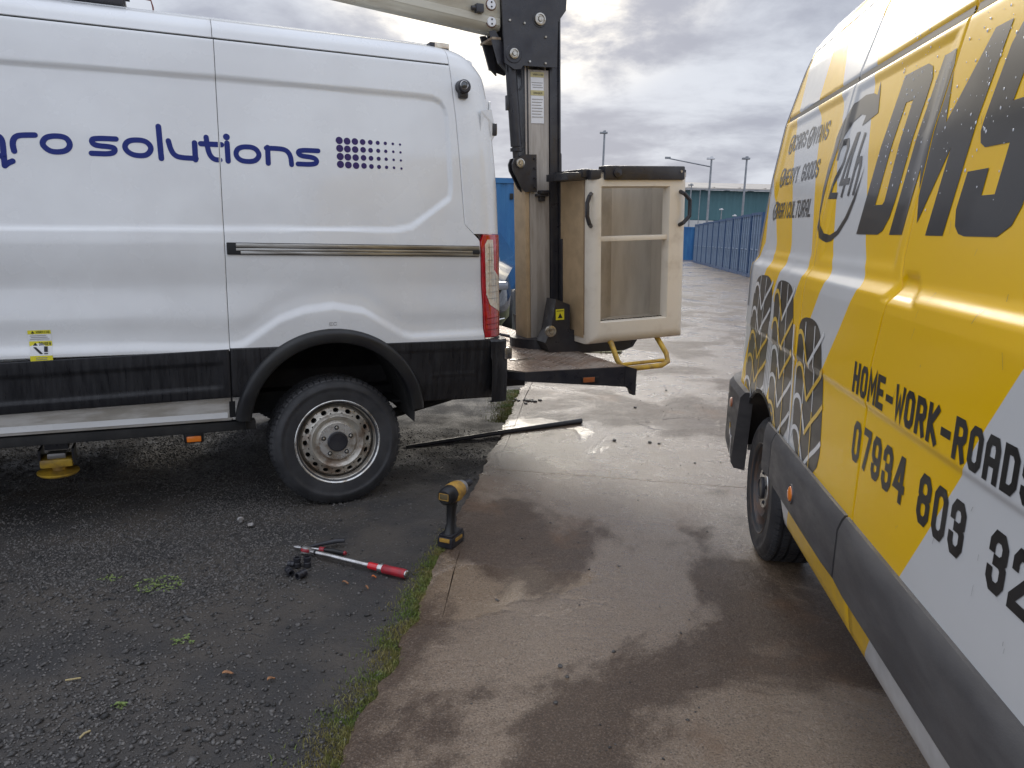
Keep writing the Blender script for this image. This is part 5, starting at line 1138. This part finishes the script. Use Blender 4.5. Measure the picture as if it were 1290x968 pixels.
def letters(pars, mat, txt, x, z, adv, w, h, th, slant=0., off=.0012):
    for i, ch in enumerate(txt):
        if ch == ' ': continue
        P = text_polys(ch, x+i*adv, z, adv, w*(1.1 if ch in 'MW' else 1), h, th*(.86 if ch in 'MW' else 1), slant)
        for par in pars: decal('letter', par, mat, P, y_ins, off, .03, (), cuts, (), SE(par))
for x, z in ((-.292, 1.797), (.045, 1.79), (-.318, 1.655), (-.336, 1.508)): decal('tick_symbol', p1_, M['grey_vinyl'], tick(x, z, .085), y_ins, .0012, .03, (), cuts+[lambda x, z: x < -.44])
for txt, x, z, adv, w in (('CARS', -.215, 1.805, .058, .046), ('VANS', .125, 1.797, .058, .046), ('HEAVY GOODS', -.245, 1.66, .054, .043), ('AGRICULTURAL', -.268, 1.515, .0515, .042)): letters([p1_], M['grey_vinyl'], txt, x, z, adv, w, .069, .0108)
letters([p2_, p3_], M['black_vinyl'], 'HOME-WORK-ROADSIDE', 1.218, 1.021, .0645, .0535, .086, .0175)
for txt, x in (('07934', 1.256), ('803', 1.724), ('323', 2.045)): letters([p2_, p3_], M['black_vinyl'], txt, x, .836, .0805, .064, .113, .0205)
# three tyre-tread pictures
arch_cut = lambda x, z: x*x+(z-.31)**2 < .458**2 or z < .662
T1 = [(-.36, 1.175), (-.31, 1.235), (-.24, 1.262), (-.063, 1.269), (.01, 1.25), (.055, 1.195), (.045, 1.05), (.0, .70), (-.46, .70), (-.40, .95)]
T2 = [(.125, 1.03), (.10, 1.17), (.125, 1.235), (.175, 1.268), (.352, 1.265), (.41, 1.24), (.446, 1.185), (.50, 1.0), (.535, .66), (.13, .66)]
T3 = [(.565, .95), (.54, 1.06), (.555, 1.125), (.605, 1.163), (.752, 1.171), (.83, 1.145), (.873, 1.095), (.93, .93), (.975, .66), (.59, .66)]
for par, polys in ((p1_, [T1, T2]), (p2_, [T3])):
    [decal('tyre_picture', par, M['black_vinyl'], [chaikin(P, True, 2)], y_ins, .0010, .03, (), cuts+[arch_cut], (1.0, 1.012), SE(par)) for P in polys]
wh_, ye_ = [], []
def tyre_lines(xl, xc1, xc2, xr, ztop, zbot, flip):
    z = ztop; i = 0
    while z > zbot:
        f = (ztop-z); a, b, c, d = xl(z), xc1(z), xc2(z), xr(z); L_ = ye_ if (i % 4 in ((2, 3) if flip else (0, 1))) else wh_
        L2 = ye_ if (i % 4 in ((2, 3) if flip else (1, 2))) else wh_
        mid = (b+c)/2
        L_.append(ribbon(chaikin([(a, z-.05), (a+.010, z-.008), (a+(b-a)*.65, z+.004), (b+.004, z-.040), (mid, z-.108)], False, 2), .017))
        L2.append(ribbon(chaikin([(d, z+.030), (d-(d-c)*.35, z-.004), (c+.006, z-.050), (mid, z-.108)], False, 2), .017))
        z -= .115; i += 1
    zz = np.linspace(ztop+.04, zbot-.06, 14)
    wh_.append(ribbon([(xc1(q), q) for q in zz[:8]], .009)); ye_.append(ribbon([(xc1(q), q) for q in zz[7:]], .009))
    wh_.append(ribbon([(xc2(q), q) for q in zz[:8]], .009)); ye_.append(ribbon([(xc2(q), q) for q in zz[7:]], .009))
lx = lambda a0, a1: (lambda z: a0+(a1-a0)*(1.25-z)/.55)
tyre_lines(lx(-.33, -.44), lx(-.21, -.29), lx(-.09, -.15), lx(.05, .01), 1.22, .68, True)
tyre_lines(lx(.10, .13), lx(.21, .27), lx(.33, .40), lx(.44, .525), 1.22, .68, False)
k3 = (len(wh_), len(ye_))
w12, y12 = list(wh_), list(ye_); wh_.clear(); ye_.clear()
tyre_lines(lx(.535, .58), lx(.64, .71), lx(.76, .84), lx(.86, .97), 1.11, .68, False)
w3_, y3_ = list(wh_), list(ye_)
for k, xx in enumerate(((.055, .02, .04), (.080, .05, .075), (.105, .08, .11))): w12.append(ribbon([(xx[0], 1.08), (xx[1]-.0, .9), (xx[2]-.02, .70)], .012))
w12.append(ribbon([(.485, 1.12), (.515, .9), (.545, .68)], .016)); y12.append(ribbon([(.505, 1.12), (.535, .9), (.560, .68)], .014))
c1_ = c2_ = cuts+[arch_cut]
for par, ws, ys_ in ((p1_, w12, y12), (p2_, w3_, y3_)):
    for mat_, L_, of_ in ((M['white_vinyl'], ws, .0018), (M['yellow_vinyl'], ys_, .0022)):
        for q_ in L_: decal('tread_line', par, mat_, q_, y_ins, of_, .03, (), c1_, (1.0, 1.012), SE(par))
# raindrops and scuffs
rs_ = np.random.RandomState(4); dr = MB()
for _ in range(900):
    x, z = rs_.uniform(1.0, 2.6), rs_.uniform(1.5, 2.2)
    if abs(x-float(s2(z))) < .01 or 1.95 < z < 1.98 or rs_.rand() > sstep(z, 1.5, 1.75)*.9+.05: continue
    r_ = .0012+.0026*rs_.rand()**2; y = float(y_ins(np.array(x), np.array(z)))-.0012
    dr.add([(x+r_*math.cos(t), y, z+r_*1.2*math.sin(t)) for t in np.linspace(0, 2*pi, 7)[:-1]]+[(x, y-r_*.55, z)], [(i, (i+1) % 6, 6) for i in range(6)])
tag(dr.build('raindrops', material('water_drop', (.75, .76, .78), .04, coat=1., spec=1.), Y_ROOT, fix=True), kind='stuff')
sc2 = []
for _ in range(60):
    x, z = rs_.uniform(1.0, 2.4), rs_.uniform(.7, 1.9); a = rs_.uniform(1.1, 2.0); l = rs_.uniform(.006, .035); w = rs_.uniform(.0005, .0012)
    sc2 += ribbon([(x, z), (x+l*math.cos(a), z+l*math.sin(a))], w)
decal('paint_scuffs', p3_, M['rub_strip'], sc2, y_ins, .0022, .05, (), cuts, (), SE(p3_))
# ---------------- background ----------------
def local_box(m, cx, cy, cz, sx, sy, sz): m.box(cx-sx/2, cx+sx/2, cy-sy/2, cy+sy/2, cz-sz/2, cz+sz/2)
def corrugated(m, x0, x1, z0, z1, y, pitch=.28, d=.035, nrm=-1):
    n = int((x1-x0)/pitch*4); V = []; F = []
    for i in range(n+1):
        x = x0+(x1-x0)*i/n; k = i % 4; yy = y+(d if k in (1, 2) else 0); 
        V += [(x, yy, z0), (x, yy, z1)]
    for i in range(n): F.append((2*i, 2*i+2, 2*i+3, 2*i+1))
    m.add(V, F)
# big blue container side-on behind the white van
bc = empty('blue_container', (-6.2, 19.0, float(gz(19.0))), R(1.2), 'bright blue shipping container seen side-on behind the lift mast', 'container')
part('frame', M['blue_cont'], bc, lambda m: (m.box(0, 9.1, -.03, .06, .19, .34), m.box(0, 9.1, -.03, .06, 2.66, 2.78), m.box(0, .16, -.03, .1, .19, 2.78), m.box(8.94, 9.1, -.03, .1, .19, 2.78), m.box(0, 9.1, .1, 2.4, 2.70, 2.76), m.box(0, 9.1, 2.38, 2.44, .19, 2.78), m.box(0, .06, .0, 2.44, .19, 2.78), m.box(9.04, 9.1, .0, 2.44, .19, 2.78), m.box(0, 9.1, .1, 2.4, .19, .24)), smooth=False)
part('corrugated_side', M['blue_cont'], bc, lambda m: corrugated(m, .16, 8.94, .34, 2.66, .0), smooth=False)
part('container_blocks', M['dark'], bc, lambda m: [m.box(x, x+.5, .05, 2.3, -.05, .19) for x in (0, 4.3, 8.5)] and None, smooth=False)
part('vent', M['seam'], bc, lambda m: m.box(6.03, 6.12, -.045, -.0, 2.28, 2.42, .01))
part('algae_edge', material('algae_stain', (.02, .05, .05), .8), bc, lambda m: [m.add([(.2+k*.11, -.006, .342), (.26+k*.11, -.006, .342), (.24+k*.11, -.006, .42+.16*random.random()), (.21+k*.11, -.006, .40+.12*random.random())], [(0, 1, 2, 3)]) for k in range(78)] and None, smooth=False)
# row of door-end containers beside the road
P0 = np.array([9.75, 32.6]); dv = np.array([.124, .992]); dv /= np.linalg.norm(dv); nrm_ = np.array([dv[1], -dv[0]])
def container(i):
    p = P0+dv*2.50*i
    rz = math.atan2(dv[1], dv[0])
    c = empty('shipping_container', (p[0], p[1], float(gz(p[1]))), rz, None, 'container', 'row of blue containers with their doors to the road')
    return c
def cont_parts(c):
    # local x along the row (2.44 wide), doors face +y side (towards the road), body runs to -y
    part('frame', M['cont_frame'], c, lambda m: (m.box(0, .10, -.10, .0, 0, 2.59), m.box(2.34, 2.44, -.10, .0, 0, 2.59), m.box(.1, 2.34, -.10, .0, 2.48, 2.59), m.box(.1, 2.34, -.10, .0, 0, .13), m.box(.02, .05, -6.06, -.1, .1, 2.5), m.box(2.39, 2.42, -6.06, -.1, .1, 2.5), m.box(0, 2.44, -6.06, -.1, 2.53, 2.58), m.box(0, 2.44, -6.1, -6.06, 0, 2.59)), smooth=False)
    for x0 in (.115, 1.225):
        d = part('door', M['navy_cont'], c, lambda m: (m.box(x0, x0+1.10, -.075, -.05, .14, 2.47), [m.box(x0+.03, x0+1.07, -.052, -.035, z, z+.33) for z in (.20, .66, 1.12, 1.58, 2.04)]), smooth=False)
        for dx_ in (.24, .78):
            part('lock_bar', M['door_bar'], d, lambda m: (m.tube([(x0+dx_, -.015, .08), (x0+dx_, -.015, 2.52)], .022, 6), [m.box(x0+dx_-.05, x0+dx_+.05, -.04, .0, z, z+.05) for z in (.25, 1.0, 1.75, 2.3)]), smooth=False)
        part('lock_handle', M['door_bar'], d, lambda m: m.box(x0+.2, x0+.8, -.03, .005, 1.12, 1.155), smooth=False)
names = ['nearest', 'second', 'third', 'fourth', 'fifth', 'sixth', 'seventh', 'eighth', 'ninth', 'farthest']
first = container(0); cont_parts(first)
order = list(range(-1, 9)); first.location = (*(P0+dv*2.5*order[0]), float(gz((P0+dv*2.5*order[0])[1])))
labs = ['blue container next to the yellow van, nearest end of the roadside row'] + ['blue twin-door container, %s in the roadside row from the yellow van' % n for n in names[1:9]]+['blue container at the far end of the roadside row, farthest from the yellow van']
first['label'] = labs[0]
for k, i in enumerate(order[1:]):
    c = copy_tree(first); p = P0+dv*2.5*i; c.location = (p[0], p[1], float(gz(p[1]))); c['label'] = labs[k+1]
bf = empty('blue_container', (8.2, 62, float(gz(62))), R(-2), 'plain blue container beyond the far end of the door-end row', 'container')
part('frame', M['blue_cont'], bf, lambda m: (m.box(0, 6.06, -.03, .06, 0, .15), m.box(0, 6.06, -.03, .06, 2.47, 2.59), m.box(0, .15, -.03, .1, 0, 2.59), m.box(5.91, 6.06, -.03, .1, 0, 2.59), m.box(0, 6.06, .1, 2.44, 2.5, 2.55)), smooth=False)
part('corrugated_side', M['blue_cont'], bf, lambda m: corrugated(m, .15, 5.91, .15, 2.47, .0), smooth=False)
# industrial shed
sh = empty('industrial_shed', (-55, 103, -1.4), R(-1.6), 'long low teal industrial shed with pale roof on the skyline', 'building')
part('wall', M['teal'], sh, lambda m: (corrugated(m, 0, 130, 4.3, 8.02, 0, 1.0, .10), m.box(0, 130, .5, 40, .0, 7.9)), smooth=False)
part('pale_wall_band', M['pale_wall'], sh, lambda m: corrugated(m, 0, 130, 0, 4.25, -.05, 1.0, .08), smooth=False)
part('roof', M['roof_cream'], sh, lambda m: m.add([(-1, -.8, 8.15), (131, -.8, 8.15), (131, 30, 10.6), (-1, 30, 10.6), (-1, -.8, 8.3), (131, -.8, 8.3), (131, 30, 10.75), (-1, 30, 10.75)], [(0, 1, 2, 3), (7, 6, 5, 4), (0, 4, 5, 1), (1, 5, 6, 2), (3, 7, 4, 0), (2, 6, 7, 3)]) and None or [m.box(x, x+.12, -.8, 20, 8.28+.0, 8.42) for x in np.arange(0, 130, 3.2)] and None, smooth=False)
part('gutter', M['galv'], sh, lambda m: m.box(-1, 131, -.95, -.8, 8.0, 8.16), smooth=False)
# street lamps
def street_lamp(px, py, h, label, head=1, arm=None, scale=1., lean=0.):
    z = float(gz(py)); o = empty('street_lamp', (px, py, z), 0, label, 'street lamp', 'tall lamp posts in the yard beyond')
    part('pole', M['galv'], o, lambda m: m.tube([(0, 0, 0), (0, 0, h*.5), (0, 0, h)], [.11*scale, .09*scale, .07*scale], 8))
    if head: part('lamp_head', M['lamp_white'] if head == 2 else M['galv'], o, lambda m: (m.box(-.35*scale, .22*scale, -.15, .15, h-.02, h+.12*scale, .03), m.box(-.1, .1, -.1, .1, h+.1*scale, h+.22*scale, .03)))
    if arm: part('arm', M['galv'], o, lambda m: m.tube([(0, 0, h-.55), (arm[0], 0, h-.55+arm[1])], .045, 6))
    if arm: part('arm_bracket', M['galv'], o, lambda m: m.box(arm[0]-.2, arm[0]+.2, -.1, .1, h-.6+arm[1], h-.45+arm[1]))
    return o
street_lamp(6.45, 60, 1.45+.1158/.9875*60+.75, 'lone lamp post rising behind the bucket top', 1)
street_lamp(14.6, 60, 1.45+.0871/.9676*60+.72, 'lamp post with a long thin arm reaching left', 2, (-3.3, .55))
street_lamp(17.25, 60, 1.45+.0872/.9574*60+.72, 'lamp post above the container row, nearest the yellow van', 1)
street_lamp(16.3, 74, 1.45+.056*74/.97+.9, 'shorter post left of the long-armed lamp', 1, scale=.8)
street_lamp(18.1, 78, 1.45+.052*78/.97+.9, 'thin mast between the short post and the long-armed lamp', 0, scale=.5)
street_lamp(24.0, 92, 1.45+.028*92/.96+1.1, 'small pale lamp in front of the teal wall', 2, scale=.8)
street_lamp(25.6, 92, 1.45+.021*92/.96+1.1, 'smallest pale lamp low against the pale wall band', 2, scale=.8)
# parked dark car, only its near front corner shows past the white van
car = empty('parked_car', (-.99, 9.7, float(gz(9.65))), R(-5), 'dark glossy car parked nose-on behind the white van, only its front corner showing', 'car')
def car_body(m):
    # stations along local y (0 = nose, + towards tail): half width, sill z, bonnet z
    st_ = [(0.0, .62, .22, .60), (.05, .74, .2, .72), (.18, .84, .19, .82), (.45, .89, .19, .90), (.9, .90, .19, .97), (1.3, .90, .19, 1.02), (4.0, .90, .2, 1.05), (4.3, .85, .25, .95)]
    V = []; F = []
    for y, w, z0, z1 in st_:
        V += [(-w*.9, y, z0), (-w, y, z0+.15), (-w, y, (z0+z1)/2+.05), (-w*.93, y, z1-.10), (-w*.72, y, z1-.01), (0, y, z1+.03), (w*.72, y, z1-.01), (w*.93, y, z1-.10), (w, y, (z0+z1)/2+.05), (w, y, z0+.15), (w*.9, y, z0)]
    k = 11
    for i in range(len(st_)-1):
        for j in range(k): F.append((i*k+j, i*k+(j+1) % k, (i+1)*k+(j+1) % k, (i+1)*k+j))
    F.append(tuple(range(k))); F.append(tuple(7*k+j for j in range(k))[::-1]); m.add(V, F)
part('body', M['car_paint'], car, car_body, sharp=40)
part('cabin', M['glass'], car, lambda m: m.add([(-.70, 1.3, .94), (.70, 1.3, .94), (.70, 3.9, .94), (-.70, 3.9, .94), (-.44, 2.1, 1.40), (.44, 2.1, 1.40), (.44, 3.3, 1.40), (-.44, 3.3, 1.40)], [(0, 1, 5, 4), (1, 2, 6, 5), (2, 3, 7, 6), (3, 0, 4, 7), (4, 5, 6, 7)]), sharp=60)
for s in (-1, 1):
    hl = part('headlight', M['headlamp'], car, lambda m: m.box(-.16, .16, -.06, .06, -.055, .055, .03, mtx=Matrix.Translation((s*.74, .15, .755)) @ Matrix.Rotation(s*R(38), 4, 'Z')))
    part('bulb', M['chrome'], hl, lambda m: m.lathe([(.0, -.064), (.03, -.064), (.035, -.055)], 12, Matrix.Translation((s*.70, .10, .755)) @ Matrix.Rotation(s*R(38), 4, 'Z')))
    part('fog_grille', M['seam'], car, lambda m: m.box(s*.66-.12, s*.66+.12, -.015, .1, .36, .50, .02))
    part('bumper_trim', M['chrome'], car, lambda m: m.tube([(s*.45, -.02, .33), (s*.72, .02, .32), (s*.86, .16, .34)], .012, 6))
    part('front_wheel', M['tyre'], car, lambda m: m.lathe([(.0, .0), (.32, .0), (.33, .04), (.33, .2), (.0, .2)], 28, Matrix.Translation((s*.72, .92, .33)) @ Matrix.Rotation(-s*pi/2, 4, 'Z')))
    part('rear_wheel', M['tyre'], car, lambda m: m.lathe([(.0, .0), (.32, .0), (.33, .04), (.33, .2), (.0, .2)], 28, Matrix.Translation((s*.72, 3.5, .33)) @ Matrix.Rotation(-s*pi/2, 4, 'Z')))
part('grille', M['seam'], car, lambda m: m.box(-.45, .45, -.02, .05, .35, .58, .02))
# ---------------- tools on the ground ----------------
# impact wrench standing on its battery on the kerb
iw = empty('impact_wrench', (-.262, 3.31, .012), R(24), 'yellow and black cordless impact wrench standing upright on the kerb edge', 'power tool')
iw.rotation_euler = (0, 0, R(66))
# local +x = the way the nose points
part('battery', M['black_steel'], iw, lambda m: (m.box(-.062, .062, -.038, .038, .0, .052, .008), m.box(-.055, .058, -.034, .034, .052, .062, .004)))
part('battery_badge', M['tool_yellow'], iw, lambda m: (m.box(-.0645, -.0615, -.026, .026, .030, .048, .003), m.box(-.03, .035, -.0395, -.037, .028, .044, .003)))
def hnd(m):
    st_ = [(.0, .062, .048, .030), (-.004, .078, .034, .024), (-.004, .105, .023, .018), (-.002, .15, .024, .019), (.004, .19, .030, .021), (.006, .215, .036, .024)]
    V = []; F = []; n = 14
    for x, z, a, b in st_:
        for k in range(n):
            t = 2*pi*k/n; V.append((x+a*math.copysign(abs(math.cos(t))**.8, math.cos(t)), b*math.copysign(abs(math.sin(t))**.8, math.sin(t)), z))
    for i in range(len(st_)-1):
        for k in range(n): F.append((i*n+k, i*n+(k+1) % n, (i+1)*n+(k+1) % n, (i+1)*n+k))
    F.append(tuple(range(n))[::-1]); F.append(tuple((len(st_)-1)*n+k for k in range(n))); m.add(V, F)
part('handle', M['trim'], iw, hnd)
part('trigger', M['red_grip'], iw, lambda m: m.box(.022, .036, -.008, .008, .165, .195, .004))
AX = Matrix.Translation((0, 0, .245)) @ Matrix.Rotation(-pi/2, 4, 'Z')          # lathe axis y -> +x
mh = part('motor_housing', M['trim'], iw, lambda m: m.lathe([(.0, -.072), (.030, -.070), (.040, -.058), (.043, -.03), (.043, -.005)], 24, AX))
part('rear_badge', material('tool_badge', (.12, .09, .04), .5), mh, lambda m: (m.box(-.0735, -.0705, -.022, .022, .236, .262, .003)))
part('badge_edge', M['tool_yellow'], mh, lambda m: (m.box(-.0742, -.0725, -.024, .024, .262, .265), m.box(-.0742, -.0725, -.024, .024, .233, .236), m.box(-.0742, -.0725, -.024, -.021, .233, .265), m.box(-.0742, -.0725, .021, .024, .233, .265)), smooth=False)
part('yellow_body', M['tool_yellow'], iw, lambda m: (m.lathe([(.0435, -.012), (.0455, .0), (.0455, .035), (.042, .062), (.038, .072)], 24, AX), m.box(-.02, .03, -.046, .046, .215, .25, .012)))
part('gear_case', M['tool_grey'], iw, lambda m: m.lathe([(.0385, .070), (.040, .078), (.034, .100), (.022, .112), (.0, .113)], 24, AX))
part('socket', M['black_steel'], iw, lambda m: m.lathe([(.0, .110), (.014, .112), (.015, .125), (.018, .130), (.018, .175), (.0, .175)], 18, AX))
def along(o, p, q, up_=0.):
    """aim local +x from p to q"""
    d = Vector(q)-Vector(p); o.location = p; o.rotation_mode = 'QUATERNION'; o.rotation_quaternion = d.to_track_quat('X', 'Z')
tw = empty('torque_wrench', label='long silver torque wrench with red grip lying by the grassy kerb', cat='wrench')
za, zb = yard_z(-.91, 3.185), yard_z(-.419, 2.962)
along(tw, (-.895, 3.182, za+.026), (-.419, 2.962, zb+.026))
XR_ = Matrix.Rotation(-pi/2, 4, 'Z')
part('shaft', M['chrome'], tw, lambda m: m.lathe([(.0, .03), (.011, .03), (.0115, .04), (.0115, .335), (.0, .335)], 20, XR_))
part('head', M['tool_grey'], tw, lambda m: (m.lathe([(.0, -.015), (.021, -.014), (.023, -.008), (.023, .008), (.021, .014), (.0, .015)], 20, Matrix.Rotation(R(70), 4, 'X')), m.box(.01, .05, -.009, .009, -.010, .010, .003)))
part('head_ring', M['red_grip'], tw, lambda m: m.lathe([(.023, -.007), (.0245, -.004), (.0245, .004), (.023, .007)], 20, Matrix.Rotation(R(70), 4, 'X')))
part('neck_ring', M['seam'], tw, lambda m: m.lathe([(.0118, .048), (.0128, .05), (.0128, .056), (.0118, .058)], 20, XR_))
part('red_scale', material('gloss_red', (.62, .01, .02), .25, coat=.6), tw, lambda m: m.lathe([(.0118, .335), (.0150, .337), (.0155, .385), (.0, .386)], 20, XR_))
part('adjuster_ring', M['chrome'], tw, lambda m: m.lathe([(.0155, .385), (.0185, .387), (.0185, .404), (.0165, .408), (.0, .409)], 20, XR_))
part('grip', M['red_grip'], tw, lambda m: m.lathe([(.0165, .407), (.0195, .412), (.0185, .45), (.0200, .50), (.0190, .522), (.0, .5225)], 22, XR_))
part('end_cap', M['chrome'], tw, lambda m: m.lathe([(.0, .530), (.012, .530), (.0165, .526), (.0175, .520), (.0, .519)], 20, XR_))
pl = empty('pliers', label='open pliers with dark red and black handles beside the torque wrench head', cat='pliers')
along(pl, (-.925, 3.235, yard_z(-.92, 3.23)+.016), (-.72, 3.20, yard_z(-.72, 3.2)+.016))
part('jaws', M['chrome'], pl, lambda m: (m.tube([(-.045, .003, 0), (-.01, .006, 0), (.02, 0, 0)], [.002, .005, .007], 8), m.tube([(-.04, -.004, 0), (-.01, -.006, 0), (.02, 0, 0)], [.002, .005, .007], 8), m.lathe([(.0, -.008), (.011, -.007), (.011, .007), (.0, .008)], 14, Matrix.Rotation(pi/2, 4, 'X'))))
part('handle', M['black_steel'], pl, lambda m: m.tube([(.02, .004, 0), (.07, .034, .006), (.13, .066, .014), (.17, .075, .016)], [.006, .009, .011, .009], 10))
part('handle', M['trim'], pl, lambda m: m.tube([(.09, -.010, 0), (.15, -.012, .0), (.205, -.018, -.002)], [.010, .013, .009], 10))
part('handle_ring', M['red_grip'], pl, lambda m: m.tube([(.085, -.010, 0), (.108, -.011, 0)], [.0135, .0145], 12))
part('handle_tip', M['red_grip'], pl, lambda m: m.tube([(.205, -.018, -.002), (.212, -.02, -.002)], [.010, .008], 10))
part('shank', M['chrome'], pl, lambda m: m.tube([(.015, -.003, 0), (.086, -.010, 0)], .0075, 12))
def socket_(x, y, r_, h, rot, label):
    o = empty('wheel_socket', (x, y, yard_z(x, y)+(.004 if rot is None else r_+.002)), 0, label, 'socket', 'impact sockets left on the gravel')
    if rot is not None: o.rotation_euler = (R(90), 0, rot)
    mt = Matrix.Rotation(pi/2, 4, 'X')
    part('shell', M['black_steel'], o, lambda m: m.lathe([(r_*.72, -.0), (r_, .0), (r_, h*.42), (r_*.86, h*.47), (r_*.86, h*.56), (r_, h*.60), (r_, h-.001), (r_*.9, h), (r_*.62, h), (r_*.6, h*.5), (.0, h*.5)], 20, mt))
    part('drive_end', M['seam'], o, lambda m: m.lathe([(.0, .004), (r_*.72, .004), (r_*.72, .0)], 16, mt))
    return o
socket_(-.925, 3.00, .0145, .045, R(35), 'black socket lying on its side, leftmost of the little cluster')
socket_(-.900, 3.055, .0155, .042, None, 'black socket standing upright, farther left one of the cluster')
socket_(-.858, 3.060, .0160, .045, None, 'black socket standing upright just below the torque wrench neck')
socket_(-.845, 2.975, .0155, .045, R(-30), 'black socket lying on its side, right and nearest of the cluster')
socket_(-.938, 3.055, .0135, .030, R(80), 'small dark socket lying behind the leftmost one')
def nut(x, y, rz, label):
    o = empty('wheel_nut', (x, y, yard_z(x, y)+.014), 0, label, 'wheel nut', 'loose wheel bolts on the gravel'); o.rotation_euler = (R(80), 0, rz)
    part('head', M['nut_steel'], o, lambda m: m.lathe([(.008, -.012), (.013, -.012), (.0135, -.008), (.0135, .008), (.0, .012)], 6, Matrix.Rotation(pi/2, 4, 'X')))
    part('flange', M['nut_steel'], o, lambda m: m.lathe([(.0, .007), (.017, .008), (.0175, .011), (.011, .017), (.0, .017)], 20, Matrix.Rotation(pi/2, 4, 'X')))
    return o
nut(-1.31, 3.53, R(20), 'shiny wheel nut on the gravel, the left of the pair'); nut(-1.245, 3.48, R(110), 'shiny wheel nut on the gravel, the right of the pair')
# small dark lumps on the wet concrete
rsx = np.random.RandomState(12)
for k, (x, y, s, lab) in enumerate([(.135, 6.3, .05, 'small heap of dark grit on the concrete below the deck corner')]):
    m = MB()
    for i in range(26):
        a, d = rsx.rand()*6.28, abs(rsx.normal(0, .05)); q = rsx.uniform(.006, .016)
        m.box(-q, q, -q*.8, q*.8, 0, q*.9, mtx=Matrix.Translation((x+d*math.cos(a)*1.6, y+d*math.sin(a), .012)) @ Matrix.Rotation(rsx.rand()*6, 4, 'Z'))
    tag(m.build('grit_heap', M['pebble'], smooth=False), lab, 'grit')
for x, y, s, lab in ((1.02, 6.15, .022, 'dark clod on the concrete nearest the yellow van bumper'), (1.42, 6.9, .018, 'dark clod far up the wet road beside the bumper'), (.96, 5.1, .022, 'left dark pebble of a close pair on the wet concrete'), (1.02, 5.08, .018, 'right dark pebble of a close pair on the wet concrete'), (.72, 5.13, .022, 'dark pebble beside the shallow puddle mark'), (1.50, 4.45, .016, 'dark pebble just beyond the concrete joint near the tyre'), (.185, 2.32, .014, 'largest black pebble in the foreground concrete cluster'), (.205, 2.26, .011, 'second black pebble in the foreground concrete cluster'), (.16, 2.12, .012, 'black pebble at the bottom edge of the concrete')):
    bm = bmesh.new(); bmesh.ops.create_icosphere(bm, subdivisions=2, radius=1)
    for v in bm.verts: v.co = v.co*(1+rsx.uniform(-.16, .16)); v.co.z *= .6; v.co *= s*.62
    me = bpy.data.meshes.new('pebble'); bm.to_mesh(me); bm.free(); me.materials.append(M['pebble']); o = bpy.data.objects.new('pebble', me); col.objects.link(o)
    o.location = (x, y, .012+s*.3+float(gz(y))); tag(o, lab, 'stone')
